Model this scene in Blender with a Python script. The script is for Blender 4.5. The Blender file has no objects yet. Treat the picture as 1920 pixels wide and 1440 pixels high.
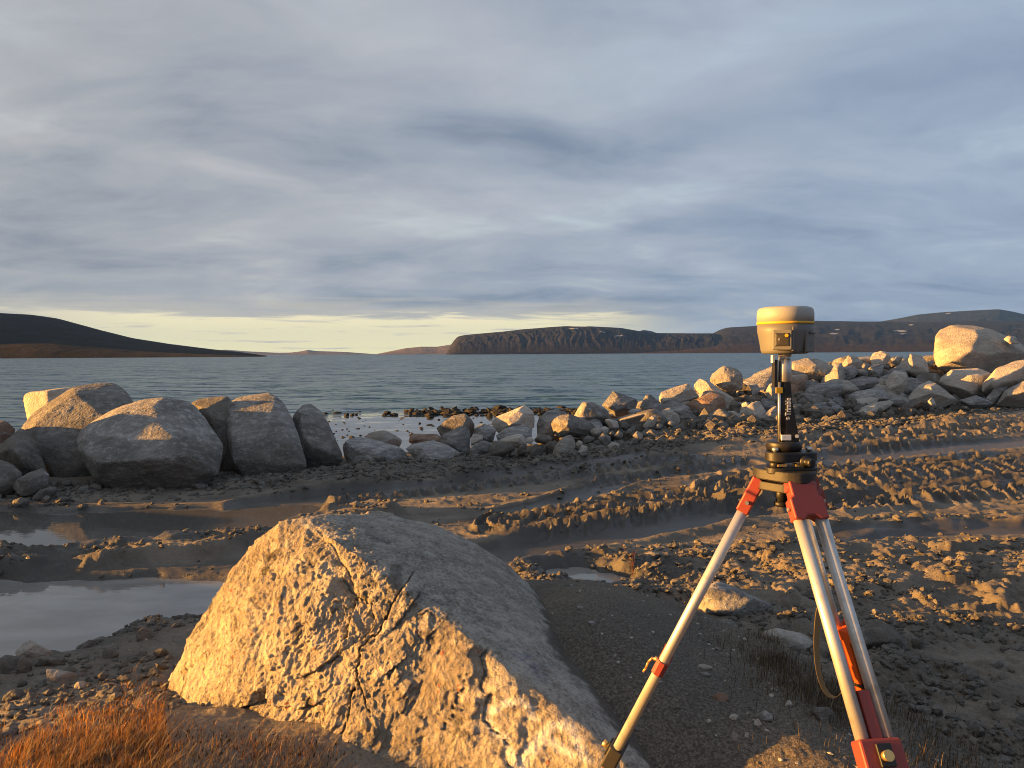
import bpy, bmesh, math, random
import numpy as np
from mathutils import Vector, Matrix

S = bpy.context.scene
COL = S.collection

# ------------------------------------------------------------------ camera
FPX = 1330.0                       # focal length in pixels of the 1920 px wide photograph
PITCH = math.atan(57.0/FPX)
ROLL = math.radians(0.34)
CAM = np.array([0.0, 0.0, 1.9])
FW = np.array([0, math.cos(PITCH), -math.sin(PITCH)])
_R0 = np.array([1.0, 0, 0]); _U0 = np.array([0, math.sin(PITCH), math.cos(PITCH)])
RT = _R0*math.cos(ROLL) - _U0*math.sin(ROLL)
UP = _U0*math.cos(ROLL) + _R0*math.sin(ROLL)
cam = bpy.data.cameras.new('camera')
cam.sensor_width = 36.0; cam.lens = 36.0*FPX/1920.0
cam.clip_start = 0.05; cam.clip_end = 40000.0
cam.dof.use_dof = True; cam.dof.focus_distance = 6.5; cam.dof.aperture_fstop = 20.0
camo = bpy.data.objects.new('camera', cam); COL.objects.link(camo)
m = Matrix.Identity(4)
for i in range(3):
    m[i][0] = RT[i]; m[i][1] = UP[i]; m[i][2] = -FW[i]; m[i][3] = CAM[i]
camo.matrix_world = m
S.camera = camo

# ------------------------------------------------------------------ sun
SUN_AZ = math.radians(88.0)        # from straight behind the camera, towards the left
SUN_EL = math.radians(6.3)
SUN = np.array([-math.sin(SUN_AZ)*math.cos(SUN_EL), -math.cos(SUN_AZ)*math.cos(SUN_EL), math.sin(SUN_EL)])
sl = bpy.data.lights.new('sun', 'SUN'); sl.energy = 5.0; sl.angle = math.radians(0.53); sl.color = (1.0, 0.475, 0.105)
so = bpy.data.objects.new('sun', sl); COL.objects.link(so)
so.location = (-30, -8, 12)
so.rotation_euler = Vector(SUN).to_track_quat('Z', 'Y').to_euler()

# ------------------------------------------------------------------ exposure
S.view_settings.view_transform = 'Standard'; S.view_settings.look = 'None'
S.view_settings.exposure = 2.3; S.view_settings.gamma = 1.0
S.view_settings.use_curve_mapping = False
S.render.engine = 'CYCLES'
S.cycles.max_bounces = 5; S.cycles.diffuse_bounces = 3; S.cycles.glossy_bounces = 3; S.cycles.volume_bounces = 0
S.cycles.use_denoising = True; S.cycles.pixel_filter_type = 'BLACKMAN_HARRIS'; S.cycles.filter_width = 1.0
S.cycles.sample_clamp_indirect = 4.0

# ------------------------------------------------------------------ node helpers
class NT:
    def __init__(s, tree): s.t = tree; s.t.nodes.clear()
    def n(s, typ, **kw):
        nd = s.t.nodes.new(typ)
        for k, v in kw.items(): setattr(nd, k, v)
        return nd
    def put(s, sock, v):
        if v is None: return
        if isinstance(v, bpy.types.NodeSocket): s.t.links.new(v, sock)
        else:
            if sock.type == 'RGBA' and hasattr(v, '__len__') and len(v) == 3: v = (*v, 1)
            if sock.type == 'VECTOR' and not hasattr(v, '__len__'): v = (v, v, v)
            if sock.type == 'RGBA' and not hasattr(v, '__len__'): v = (v, v, v, 1)
            sock.default_value = v
    def math(s, op, a, b=None, c=None, clamp=False):
        nd = s.n('ShaderNodeMath', operation=op); nd.use_clamp = clamp
        for i, v in enumerate((a, b, c)): s.put(nd.inputs[i], v)
        return nd.outputs[0]
    def vmath(s, op, a, b=None, scale=None):
        nd = s.n('ShaderNodeVectorMath', operation=op)
        s.put(nd.inputs[0], a); s.put(nd.inputs[1], b)
        if scale is not None: s.put(nd.inputs['Scale'], scale)
        return nd.outputs['Value'] if op in ('DOT_PRODUCT', 'LENGTH') else nd.outputs[0]
    def noise(s, vec, scale, detail=4, rough=.55, dist=0, out=0):
        nd = s.n('ShaderNodeTexNoise')
        s.put(nd.inputs['Vector'], vec); s.put(nd.inputs['Scale'], scale); s.put(nd.inputs['Detail'], detail)
        s.put(nd.inputs['Roughness'], rough); s.put(nd.inputs['Distortion'], dist)
        return nd.outputs[out]
    def voro(s, vec, scale, feature='F1', rnd=1, out='Distance'):
        nd = s.n('ShaderNodeTexVoronoi', feature=feature)
        s.put(nd.inputs['Vector'], vec); s.put(nd.inputs['Scale'], scale); s.put(nd.inputs['Randomness'], rnd)
        return nd.outputs[out]
    def sstep(s, v, a, b):
        nd = s.n('ShaderNodeMapRange', interpolation_type='SMOOTHSTEP')
        s.put(nd.inputs[0], v); s.put(nd.inputs[1], a); s.put(nd.inputs[2], b); s.put(nd.inputs[3], 0.0); s.put(nd.inputs[4], 1.0)
        return nd.outputs[0]
    def mix(s, fac, a, b, mode='MIX'):
        nd = s.n('ShaderNodeMix', data_type='RGBA', blend_type=mode)
        s.put(nd.inputs['Factor'], fac); s.put(nd.inputs['A'], a); s.put(nd.inputs['B'], b)
        return [o for o in nd.outputs if o.type == 'RGBA'][0]
    def ramp(s, v, stops, interp='EASE'):
        nd = s.n('ShaderNodeValToRGB'); s.put(nd.inputs[0], v); r = nd.color_ramp; r.interpolation = interp
        while len(r.elements) < len(stops): r.elements.new(.5)
        for e, (p, c) in zip(r.elements, stops):
            e.position = p; e.color = (*c, 1) if hasattr(c, '__len__') else (c, c, c, 1)
        return nd.outputs[0]
    def mapping(s, vec, scale=(1, 1, 1), rot=(0, 0, 0), loc=(0, 0, 0)):
        nd = s.n('ShaderNodeMapping'); s.put(nd.inputs['Vector'], vec)
        nd.inputs['Scale'].default_value = scale; nd.inputs['Rotation'].default_value = rot; nd.inputs['Location'].default_value = loc
        return nd.outputs[0]
    def attr(s, name, out='Fac'):
        nd = s.n('ShaderNodeAttribute'); nd.attribute_name = name
        return nd.outputs[out]
    def bump(s, h, dist, strength=1.0, normal=None):
        nd = s.n('ShaderNodeBump'); s.put(nd.inputs['Height'], h); s.put(nd.inputs['Distance'], dist)
        s.put(nd.inputs['Strength'], strength); s.put(nd.inputs['Normal'], normal)
        return nd.outputs[0]

def new_mat(name):
    mt = bpy.data.materials.new(name); mt.use_nodes = True
    return mt, NT(mt.node_tree)
def finish(t, color, rough=.8, normal=None, metallic=0.0, ior=1.45, spec=None):
    b = t.n('ShaderNodeBsdfPrincipled'); o = t.n('ShaderNodeOutputMaterial')
    t.put(b.inputs['Base Color'], color); t.put(b.inputs['Roughness'], rough); t.put(b.inputs['Metallic'], metallic)
    t.put(b.inputs['Normal'], normal); t.put(b.inputs['IOR'], ior)
    if spec is not None: t.put(b.inputs['Specular IOR Level'], spec)
    t.t.links.new(b.outputs[0], o.inputs['Surface'])
    return b

# ------------------------------------------------------------------ sky
W = bpy.data.worlds.new('World'); S.world = W; W.use_nodes = True
t = NT(W.node_tree)
dirv = t.n('ShaderNodeTexCoord').outputs['Generated']
sx = t.n('ShaderNodeSeparateXYZ'); t.put(sx.inputs[0], dirv); X, Y, Z = sx.outputs
zc = t.math('MAXIMUM', Z, 0.0)
k = t.math('DIVIDE', 1.0, t.math('ADD', zc, 0.17))
cx = t.n('ShaderNodeCombineXYZ'); t.put(cx.inputs[0], t.math('MULTIPLY', X, k)); t.put(cx.inputs[1], t.math('MULTIPLY', Y, k))
P = cx.outputs[0]                                        # point on a cloud deck
Pr = t.mapping(P, (0.85, 1.25, 1), (0, 0, math.radians(-16)), (3.1, 7.7, 0))
warp = t.noise(Pr, 0.9, 3, .5, 0, 1)
Pw = t.vmath('ADD', Pr, t.vmath('SCALE', t.vmath('SUBTRACT', warp, (.5, .5, .5)), scale=0.9))
n1 = t.noise(Pw, 1.3, 7, .55, 0)
n2 = t.noise(t.mapping(P, (0.30, 0.55, 1), (0, 0, math.radians(-25)), (9.3, 1.2, 4)), 1.0, 3, .5)
n3 = t.noise(t.mapping(Pw, (1, 1.25, 1), (0, 0, .2)), 4.0, 8, .62, 0)
cv = t.math('ADD', t.math('ADD', t.math('MULTIPLY', n1, .53), t.math('MULTIPLY', n2, .32)), t.math('MULTIPLY', n3, .13))
def streak(pa, pb, w_, amp_):                          # a brighter break in the deck between two directions of view
    def deck_pt(px_, py_):
        d_ = FW+RT*((px_-960)/FPX)+UP*((720-py_)/FPX); d_ = d_/np.linalg.norm(d_); kk = 1/(max(d_[2], 0)+.17); return np.array([d_[0]*kk, d_[1]*kk])
    a_, b_ = deck_pt(*pa), deck_pt(*pb); c_ = (a_+b_)/2; u_ = (b_-a_)/2; L_ = np.linalg.norm(u_); u_ = u_/L_
    dx = t.vmath('DOT_PRODUCT', t.vmath('SUBTRACT', t.vmath('ADD', P, t.vmath('SCALE', t.vmath('SUBTRACT', warp, (.5, .5, .5)), scale=.5)), (float(c_[0]), float(c_[1]), 0)), (float(u_[0]), float(u_[1]), 0))
    dy = t.vmath('DOT_PRODUCT', t.vmath('SUBTRACT', t.vmath('ADD', P, t.vmath('SCALE', t.vmath('SUBTRACT', warp, (.5, .5, .5)), scale=.5)), (float(c_[0]), float(c_[1]), 0)), (float(-u_[1]), float(u_[0]), 0))
    q_ = t.math('ADD', t.math('POWER', t.math('DIVIDE', dx, float(L_)), 2.0), t.math('POWER', t.math('DIVIDE', dy, float(w_)), 2.0))
    return t.math('MULTIPLY', t.sstep(q_, 1.6, 0.0), amp_)
for args in (((380, 300), (560, 370), .10, .055), ((1180, 270), (1760, 330), .20, .05), ((1560, 300), (1980, 350), .16, .045), ((700, 225), (1200, 265), .14, -.06), ((0, 120), (500, 260), .25, -.02), ((520, 470), (1250, 480), .18, -.015), ((500, 60), (1000, 160), .3, .03), ((1000, 420), (1900, 440), .2, -.035)):
    cv = t.math('ADD', cv, streak(*args))
cloud = t.ramp(cv, [(.36, (.62, .76, .95)), (.445, (.90, 1.03, 1.20)), (.515, (1.10, 1.20, 1.33)), (.585, (1.29, 1.37, 1.46)), (.68, (1.64, 1.70, 1.74))], 'LINEAR')
sdot = t.math('ADD', t.math('MULTIPLY', X, float(SUN[0])), t.math('MULTIPLY', Y, float(SUN[1])))
tint = t.mix(t.sstep(sdot, -.85, .85), (.80, .92, 1.10), (1.14, 1.04, .96))
cloud = t.mix(1.0, cloud, tint, 'MULTIPLY')
sky = t.n('ShaderNodeTexSky', sky_type='NISHITA'); sky.sun_disc = False
sky.sun_elevation = SUN_EL; sky.sun_rotation = math.atan2(SUN[0], SUN[1])
sky.air_density = 1.0; sky.dust_density = 1.5
thin = t.math('MULTIPLY', t.sstep(n1, .55, .75), .22)
deck = t.mix(thin, cloud, sky.outputs[0])
# the clear strip under the edge of the deck, out over the fjord and towards the low sun
az = t.math('ARCTAN2', X, Y)
ca = t.n('ShaderNodeCombineXYZ'); t.put(ca.inputs[0], t.math('MULTIPLY', az, 6.0)); t.put(ca.inputs[1], t.math('MULTIPLY', Z, 75.0))
wv = t.noise(ca.outputs[0], .8, 7, .62, .5)
edge = t.math('ADD', Z, t.math('MULTIPLY', t.math('SUBTRACT', wv, .5), .062))
gap = t.math('MULTIPLY', t.sstep(edge, .058, .047), t.math('MULTIPLY', t.math('MULTIPLY', t.sstep(az, .27, .05), t.math('ADD', .30, t.math('MULTIPLY', t.sstep(t.math('ABSOLUTE', t.math('ADD', az, .74)), .06, .30), .70))), t.sstep(az, -2.6, -2.0)))
clear = t.ramp(t.math('MULTIPLY', Z, 12.0), [(0.0, (2.95, 2.65, 1.45)), (.35, (2.8, 2.52, 1.50)), (.8, (2.9, 2.55, 1.7))])
cb = t.n('ShaderNodeCombineXYZ'); t.put(cb.inputs[0], t.math('MULTIPLY', az, 11.0)); t.put(cb.inputs[1], t.math('MULTIPLY', Z, 190.0)); t.put(cb.inputs[2], 3.0)
sv = t.noise(cb.outputs[0], 1.0, 4, .55, .2)
clear = t.mix(t.math('MULTIPLY', t.sstep(sv, .56, .66), .8), clear, (2.15, 1.9, 1.45))
clear = t.mix(t.math('MULTIPLY', t.sstep(sv, .66, .74), .7), clear, (1.3, 1.25, 1.25))
rim = t.math('MULTIPLY', t.sstep(edge, .082, .058), t.math('MULTIPLY', t.sstep(az, .30, .02), t.sstep(az, -2.6, -2.0)))
deck = t.mix(t.math('MULTIPLY', rim, .55), deck, (1.75, 1.60, 1.28))
skyc = t.mix(gap, deck, clear)
bg = t.n('ShaderNodeBackground'); t.put(bg.inputs['Color'], skyc); bg.inputs['Strength'].default_value = 0.076
wo = t.n('ShaderNodeOutputWorld'); t.t.links.new(bg.outputs[0], wo.inputs['Surface'])

# ------------------------------------------------------------------ placing helpers
def hor(px): return 663.0 - (px-960.0)*math.tan(ROLL)
def ray(px, py): return FW + RT*((px-960.0)/FPX) + UP*((720.0-py)/FPX)
def at_d(px, py, d): return CAM + d*ray(px, py)
def at_z(px, py, z):
    r = ray(px, py); return CAM + r*((z-CAM[2])/r[2])
def proj(Pn):
    q = np.asarray(Pn, float) - CAM; d = q@FW
    return np.stack([960+FPX*(q@RT)/d, 720-FPX*(q@UP)/d, d], -1)

# ------------------------------------------------------------------ numpy noise
_rs = np.random.RandomState(11)
_perm = _rs.permutation(256); _perm = np.concatenate([_perm, _perm, _perm])
_g3 = _rs.normal(size=(256, 3)); _g3 /= np.linalg.norm(_g3, axis=1)[:, None]
_a2 = _rs.rand(256)*2*np.pi; _g2 = np.stack([np.cos(_a2), np.sin(_a2)], 1)
def perlin3(Pn):
    Pn = np.asarray(Pn, np.float64); i = np.floor(Pn).astype(np.int64); f = Pn-i; i &= 255
    u = f*f*f*(f*(f*6-15)+10); out = 0
    for dx in (0, 1):
        wx = u[:, 0] if dx else 1-u[:, 0]
        for dy in (0, 1):
            wy = u[:, 1] if dy else 1-u[:, 1]
            for dz in (0, 1):
                wz = u[:, 2] if dz else 1-u[:, 2]
                h = _perm[_perm[_perm[i[:, 0]+dx]+i[:, 1]+dy]+i[:, 2]+dz]
                g = _g3[h]
                out = out + wx*wy*wz*(g[:, 0]*(f[:, 0]-dx)+g[:, 1]*(f[:, 1]-dy)+g[:, 2]*(f[:, 2]-dz))
    return out*1.5
def fbm3(Pn, octv=4, gain=.5, ridged=False):
    a = 1.0; s = 0; tot = 0; Q = np.asarray(Pn, float)
    for o in range(octv):
        v = perlin3(Q+o*17.3)
        if ridged: v = 1-2*np.abs(v)
        s = s+a*v; tot += a; a *= gain; Q = Q*2.03
    return s/tot
def perlin2(x, y):
    ix = np.floor(x).astype(np.int64); iy = np.floor(y).astype(np.int64); fx = x-ix; fy = y-iy; ix &= 255; iy &= 255
    u = fx*fx*fx*(fx*(fx*6-15)+10); v = fy*fy*fy*(fy*(fy*6-15)+10); out = 0
    for dx in (0, 1):
        wx = u if dx else 1-u
        for dy in (0, 1):
            wy = v if dy else 1-v
            g = _g2[_perm[_perm[ix+dx]+iy+dy]]
            out = out+wx*wy*(g[:, 0]*(fx-dx)+g[:, 1]*(fy-dy))
    return out*1.5
def fbm2(x, y, octv=4, gain=.5, off=0.0):
    a = 1.0; s = 0; tot = 0
    for o in range(octv):
        s = s+a*perlin2(x+off+o*31.7, y-off+o*17.1); tot += a; a *= gain; x = x*2.03; y = y*2.03
    return s/tot
def hsh(ix, iy, k):
    h = (ix.astype(np.uint64)*np.uint64(374761393)+iy.astype(np.uint64)*np.uint64(668265263)+np.uint64(k*2246822519 & 0xffffffff)) & np.uint64(0xffffffff)
    h = ((h ^ (h >> np.uint64(13)))*np.uint64(1274126177)) & np.uint64(0xffffffff)
    h = h ^ (h >> np.uint64(16))
    return (h & np.uint64(0xffffff)).astype(np.float64)/float(0xffffff)
def lumps(x, y, cell, dens, k, flat=1.0):
    """rounded lumps of mud: one per cell at most, random place, size and height"""
    gx = np.floor(x/cell).astype(np.int64); gy = np.floor(y/cell).astype(np.int64); out = np.zeros_like(x)
    for dx in (-1, 0, 1):
        for dy in (-1, 0, 1):
            cxx = gx+dx; cyy = gy+dy; a = cxx+100000; b = cyy+100000
            px = (cxx+hsh(a, b, k))*cell; py = (cyy+hsh(a, b, k+1))*cell
            r = cell*(.22+.42*hsh(a, b, k+2)**1.5); on = hsh(a, b, k+3) < dens
            el = .6+.8*hsh(a, b, k+4); th = 3.1416*hsh(a, b, k+5)
            ddx = x-px; ddy = y-py; c = np.cos(th); s_ = np.sin(th)
            q = ((ddx*c+ddy*s_)/el)**2+((-ddx*s_+ddy*c)*el)**2
            v = np.clip(1-q/(r*r), 0, 1)
            out = np.maximum(out, on*np.minimum(np.sqrt(v), .8)*r*flat)
    return out
def ss(a, b, v):
    tt = np.clip((v-a)/(b-a), 0, 1); return tt*tt*(3-2*tt)

# ------------------------------------------------------------------ object helpers
def tag(o, label=None, cat=None, group=None, kind=None):
    if label: o['label'] = label
    if cat: o['category'] = cat
    if group: o['group'] = group
    if kind: o['kind'] = kind
    return o
def empty(name, loc, label, cat, group=None):
    o = bpy.data.objects.new(name, None); COL.objects.link(o); o.location = loc; o.empty_display_size = .1
    return tag(o, label, cat, group)
def fast_mesh(name, V, T, smooth=True):
    """mesh from vertex array and an (n,3) or (n,4) face array"""
    V = np.ascontiguousarray(V, np.float32); T = np.ascontiguousarray(T, np.int32); kf = T.shape[1]
    me = bpy.data.meshes.new(name)
    me.vertices.add(len(V)); me.vertices.foreach_set('co', V.ravel())
    me.loops.add(T.size); me.loops.foreach_set('vertex_index', T.ravel())
    me.polygons.add(len(T)); me.polygons.foreach_set('loop_start', np.arange(0, T.size, kf, dtype=np.int32))
    me.polygons.foreach_set('use_smooth', np.full(len(T), smooth)); me.update(calc_edges=True); me.validate()
    return me
def obj(name, me, mat=None, parent=None, loc=None):
    o = bpy.data.objects.new(name, me); COL.objects.link(o)
    if mat is not None: me.materials.append(mat)
    if parent is not None: o.parent = parent
    if loc is not None: o.location = loc
    return o
def add_attr(me, name, arr):
    a = me.attributes.new(name, 'FLOAT', 'POINT'); a.data.foreach_set('value', np.ascontiguousarray(arr, np.float32))

class MB:
    """collects shapes into one mesh"""
    def __init__(s, origin=(0, 0, 0)): s.bm = bmesh.new(); s.o = Vector(origin)
    def tube(s, p0, p1, r0, r1=None, n=20, cap=True, flat=False):
        p0 = Vector(p0)-s.o; p1 = Vector(p1)-s.o; r1 = r0 if r1 is None else r1
        z = (p1-p0).normalized(); x = z.orthogonal().normalized(); y = z.cross(x)
        A = []; B = []
        for i in range(n):
            a = 2*math.pi*i/n; d = x*math.cos(a)+y*math.sin(a)
            A.append(s.bm.verts.new(p0+d*r0)); B.append(s.bm.verts.new(p1+d*r1))
        for i in range(n):
            f = s.bm.faces.new((A[i], A[(i+1) % n], B[(i+1) % n], B[i])); f.smooth = not flat
        if cap: s.bm.faces.new(A[::-1]); s.bm.faces.new(B)
        return s
    def lathe(s, c, prof, n=40, axis=(0, 0, 1), mod=None):
        c = Vector(c)-s.o; z = Vector(axis).normalized(); x = z.orthogonal().normalized() if abs(z.z) < .99 else Vector((1, 0, 0)); y = z.cross(x)
        rings = []
        for r, h in prof:
            ring = []
            for i in range(n):
                a = 2*math.pi*i/n; rr = r*(mod(a, h) if mod else 1)
                ring.append(s.bm.verts.new(c+z*h+(x*math.cos(a)+y*math.sin(a))*rr))
            rings.append(ring)
        for A, B in zip(rings, rings[1:]):
            for i in range(n):
                f = s.bm.faces.new((A[i], A[(i+1) % n], B[(i+1) % n], B[i])); f.smooth = True
        s.bm.faces.new(rings[0][::-1]); s.bm.faces.new(rings[-1])
        return s
    def box(s, c, ax, ay, az, bev=0.0, taper=1.0):
        c = Vector(c)-s.o; ax, ay, az = Vector(ax), Vector(ay), Vector(az)
        vs = [s.bm.verts.new(c+ax*i*(taper if k_ > 0 else 1)+ay*j*(taper if k_ > 0 else 1)+az*k_) for k_ in (-1, 1) for j in (-1, 1) for i in (-1, 1)]
        fs = [s.bm.faces.new([vs[q] for q in f]) for f in ((0, 2, 3, 1), (4, 5, 7, 6), (0, 1, 5, 4), (1, 3, 7, 5), (3, 2, 6, 7), (2, 0, 4, 6))]
        if bev > 0:
            es = list({e for f in fs for e in f.edges})
            bmesh.ops.bevel(s.bm, geom=es, offset=bev, segments=2, profile=.5, affect='EDGES')
        return s
    def prism(s, pts, dz, bev=0.0):
        """outline (list of 3-D points) pushed along dz"""
        A = [s.bm.verts.new(Vector(p)-s.o) for p in pts]; B = [s.bm.verts.new(Vector(p)-s.o+Vector(dz)) for p in pts]; n = len(A)
        fs = [s.bm.faces.new(A[::-1]), s.bm.faces.new(B)]+[s.bm.faces.new((A[i], A[(i+1) % n], B[(i+1) % n], B[i])) for i in range(n)]
        bmesh.ops.recalc_face_normals(s.bm, faces=fs)
        if bev > 0:
            bmesh.ops.bevel(s.bm, geom=list({e for f in fs for e in f.edges}), offset=bev, segments=2, profile=.5, affect='EDGES')
        return s
    def build(s, name, mat, parent=None, loc=None):
        me = bpy.data.meshes.new(name); bmesh.ops.recalc_face_normals(s.bm, faces=s.bm.faces[:]); s.bm.to_mesh(me); s.bm.free()
        return obj(name, me, mat, parent, loc)

_ico = {}
def ico(sub):
    if sub not in _ico:
        bm = bmesh.new(); bmesh.ops.create_icosphere(bm, subdivisions=sub, radius=1.0)
        V = np.array([v.co[:] for v in bm.verts]); T = np.array([[v.index for v in f.verts] for f in bm.faces]); bm.free()
        V /= np.linalg.norm(V, axis=1)[:, None]; _ico[sub] = (V, T)
    return _ico[sub]
def hull_planes(pts):
    bm = bmesh.new()
    for p in pts: bm.verts.new(p)
    r = bmesh.ops.convex_hull(bm, input=bm.verts[:])
    bm.normal_update(); c = np.mean([v.co[:] for v in bm.verts if v.link_faces], axis=0); out = []
    for f in bm.faces:
        n = np.array(f.normal[:]); h = float(n@(np.array(f.verts[0].co[:])-c))
        if h < 0: n = -n; h = -h
        if h < 1e-6: continue
        if any(n@n2 > .992 and abs(h-h2) < .06*h for n2, h2 in out): continue
        out.append((n, h))
    bm.free()
    return c, np.array([o[0] for o in out]), np.array([o[1] for o in out])
def hull_radius(D, N, Hh, p):
    q = np.clip((D@N.T)/Hh[None, :], 0, None)
    return (q**p).sum(1)**(-1.0/p)
# ------------------------------------------------------------------ the lie of the land
EDGE = np.array([(-40, 8.5), (-20, 9.0), (-7.2, 10.0), (-5.4, 10.5), (-2.8, 11.7), (-.74, 12.2), (.92, 12.4), (3.1, 14.2), (5.5, 15.2), (7.5, 15.8), (14.9, 20.6), (30, 31), (60, 50)])
MEDGE = np.array([(-40, 4.0), (-6, 4.2), (-3.4, 4.45), (-2.4, 4.85), (-1.2, 5.1), (.15, 4.95), (1.0, 4.6), (1.35, 4.0), (1.6, 3.4), (1.85, 2.7), (2.4, 1.9), (3.2, 1.0), (40, -3)])
def base_h(x, y):
    ye = np.interp(x, EDGE[:, 0], EDGE[:, 1]); s = y-ye
    slope = .35*ss(8.5, 15, y)*ss(0, 4, x)
    rw = ss(1.0, 5.5, x)
    berm = np.interp(x, [1, 3, 5, 7, 9], [0, .22, .42, .80, 1.05])*ss(-.2, 3.3, s)
    drop = (1-rw)*(ss(1.6, 5.0, s)*ss(-1.2, -2.6, x)+ss(2.2, 5.5, s)*(1-ss(-1.2, -2.6, x)))+rw*ss(5, 10, s)
    z = (slope+berm)*(1-drop)-1.10*drop-.02*np.clip(s-24, 0, 60)
    my = np.interp(x, MEDGE[:, 0], MEDGE[:, 1])
    lf = ss(-.3, -1.1, x)
    z = z+(.40-.24*lf)*ss(.42, -.55, y-my)+.14*ss(0, -2.6, y-my)+.16*lf*ss(-1.3, -2.7, y-my)
    z = z+.10*np.exp(-((x-.30)/.55)**2-((y-4.0)/.55)**2)+.19*np.exp(-((x-.42)/.36)**2-((y-3.25)/.62)**2)-.26*np.exp(-((x+.30)/.50)**2-((y-2.15)/.42)**2)-.07*np.exp(-((x-.45)/.35)**2-((y-2.2)/.35)**2)
    z = z+.75*ss(-8.0, -10.5, x)*ss(10.0, 8.0, y)  # rise added out of view on the left to shade boulders and track
    z = z+.28*ss(-4.7, -6.8, x)*ss(6.0, 5.0, y)*ss(2.7, 3.4, y)  # low swell added out of view to shade the near bank and puddle
    return z
def at_ground(px, py):
    z = 0.0
    for _ in range(25):
        q = at_z(px, py, z); z = .6*z+.4*float(base_h(np.array([q[0]]), np.array([q[1]]))[0])
    return q
def poly_dist(x, y, pts):
    best = np.full_like(x, 1e9); sd = np.zeros_like(x); U_ = np.zeros_like(x); acc = 0.0
    for (x0, y0), (x1, y1) in zip(pts[:-1], pts[1:]):
        dx, dy = x1-x0, y1-y0; L = math.hypot(dx, dy)
        tt = np.clip(((x-x0)*dx+(y-y0)*dy)/(L*L), 0, 1)
        ex = x-x0-tt*dx; ey = y-y0-tt*dy; d = np.hypot(ex, ey); side = np.sign(dx*ey-dy*ex)
        mk = d < best; best = np.where(mk, d, best); sd = np.where(mk, side*d, sd); U_ = np.where(mk, acc+tt*L, U_); acc += L
    return best, sd, U_, acc
def poly_sd(x, y, pts):
    n = len(pts); best = np.full_like(x, 1e9); ins = np.zeros(x.shape, bool)
    for i in range(n):
        x0, y0 = pts[i]; x1, y1 = pts[(i+1) % n]; dx, dy = x1-x0, y1-y0
        tt = np.clip(((x-x0)*dx+(y-y0)*dy)/(dx*dx+dy*dy), 0, 1)
        best = np.minimum(best, np.hypot(x-x0-tt*dx, y-y0-tt*dy))
        c = ((y0 > y) != (y1 > y)) & (x < dx*(y-y0)/(dy if abs(dy) > 1e-9 else 1e-9)+x0); ins ^= c
    return np.where(ins, -best, best)
def W2(pl): return [tuple(at_ground(*p)[:2]) for p in pl]
STROKES = [  # kind, polyline, half width (m), amount
 ('smooth', [(820, 1075), (920, 1037), (1148, 1000), (1338, 964), (1480, 950), (1657, 936)], .36, .05),
 ('smooth', [(480, 945), (700, 922), (882, 902), (992, 884), (1064, 875), (1180, 858)], .34, .04),
 ('smooth', [(955, 962), (1064, 935), (1174, 898), (1320, 880), (1400, 873)], .24, .03),
 ('smooth', [(1540, 1013), (1730, 995), (1960, 993)], .26, .03),
 ('smooth', [(1534, 862), (1694, 844), (1960, 826)], .40, .04),
 ('tread', [(1440, 925), (1537, 915), (1694, 900), (1960, 878)], 1.15, .10),
 ('tread', [(965, 985), (1119, 962), (1247, 938), (1393, 925)], .55, .085),
 ('lug', [(640, 938), (700, 931), (846, 918), (992, 904), (1119, 880), (1300, 858)], .24, .07),
 ('tread', [(1560, 832), (1694, 817), (1960, 792)], .75, .10),
 ('lug', [(1100, 905), (1250, 886), (1400, 860)], .22, .065),
 ('rough', [(520, 912), (760, 884), (1000, 872), (1200, 846), (1440, 818), (1700, 802), (1960, 775)], .75, .10),
 ('rough', [(1548, 1000), (1694, 981), (1960, 972)], .22, .08),
 ('rough', [(1130, 1085), (1400, 1062), (1600, 1058), (1960, 1058)], .75, .07),
 ('rough', [(1440, 1120), (1700, 1110), (1960, 1120)], .6, .03),
 ('ridge', [(-60, 1066), (0, 1060), (200, 1046), (400, 1030), (560, 985), (700, 965)], .34, .13),
 ('ridge', [(420, 915), (640, 918), (720, 905)], .10, .05),
]
STROKES = [(k_, W2(p), w, a) for k_, p, w, a in STROKES]
PUD = {
 'far': W2([(-220, 955), (0, 957), (140, 960), (330, 953), (430, 952), (560, 947), (640, 950), (570, 962), (500, 992), (300, 1014), (0, 1038), (-220, 1050)]),
 'near': W2([(-200, 1090), (0, 1092), (390, 1086), (440, 1100), (390, 1140), (330, 1150), (200, 1172), (110, 1200), (0, 1212), (-200, 1222)]),
 'small': W2([(1035, 1066), (1080, 1060), (1130, 1066), (1150, 1078), (1090, 1084), (1045, 1080)]),
}
TH = math.radians(21)
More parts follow.
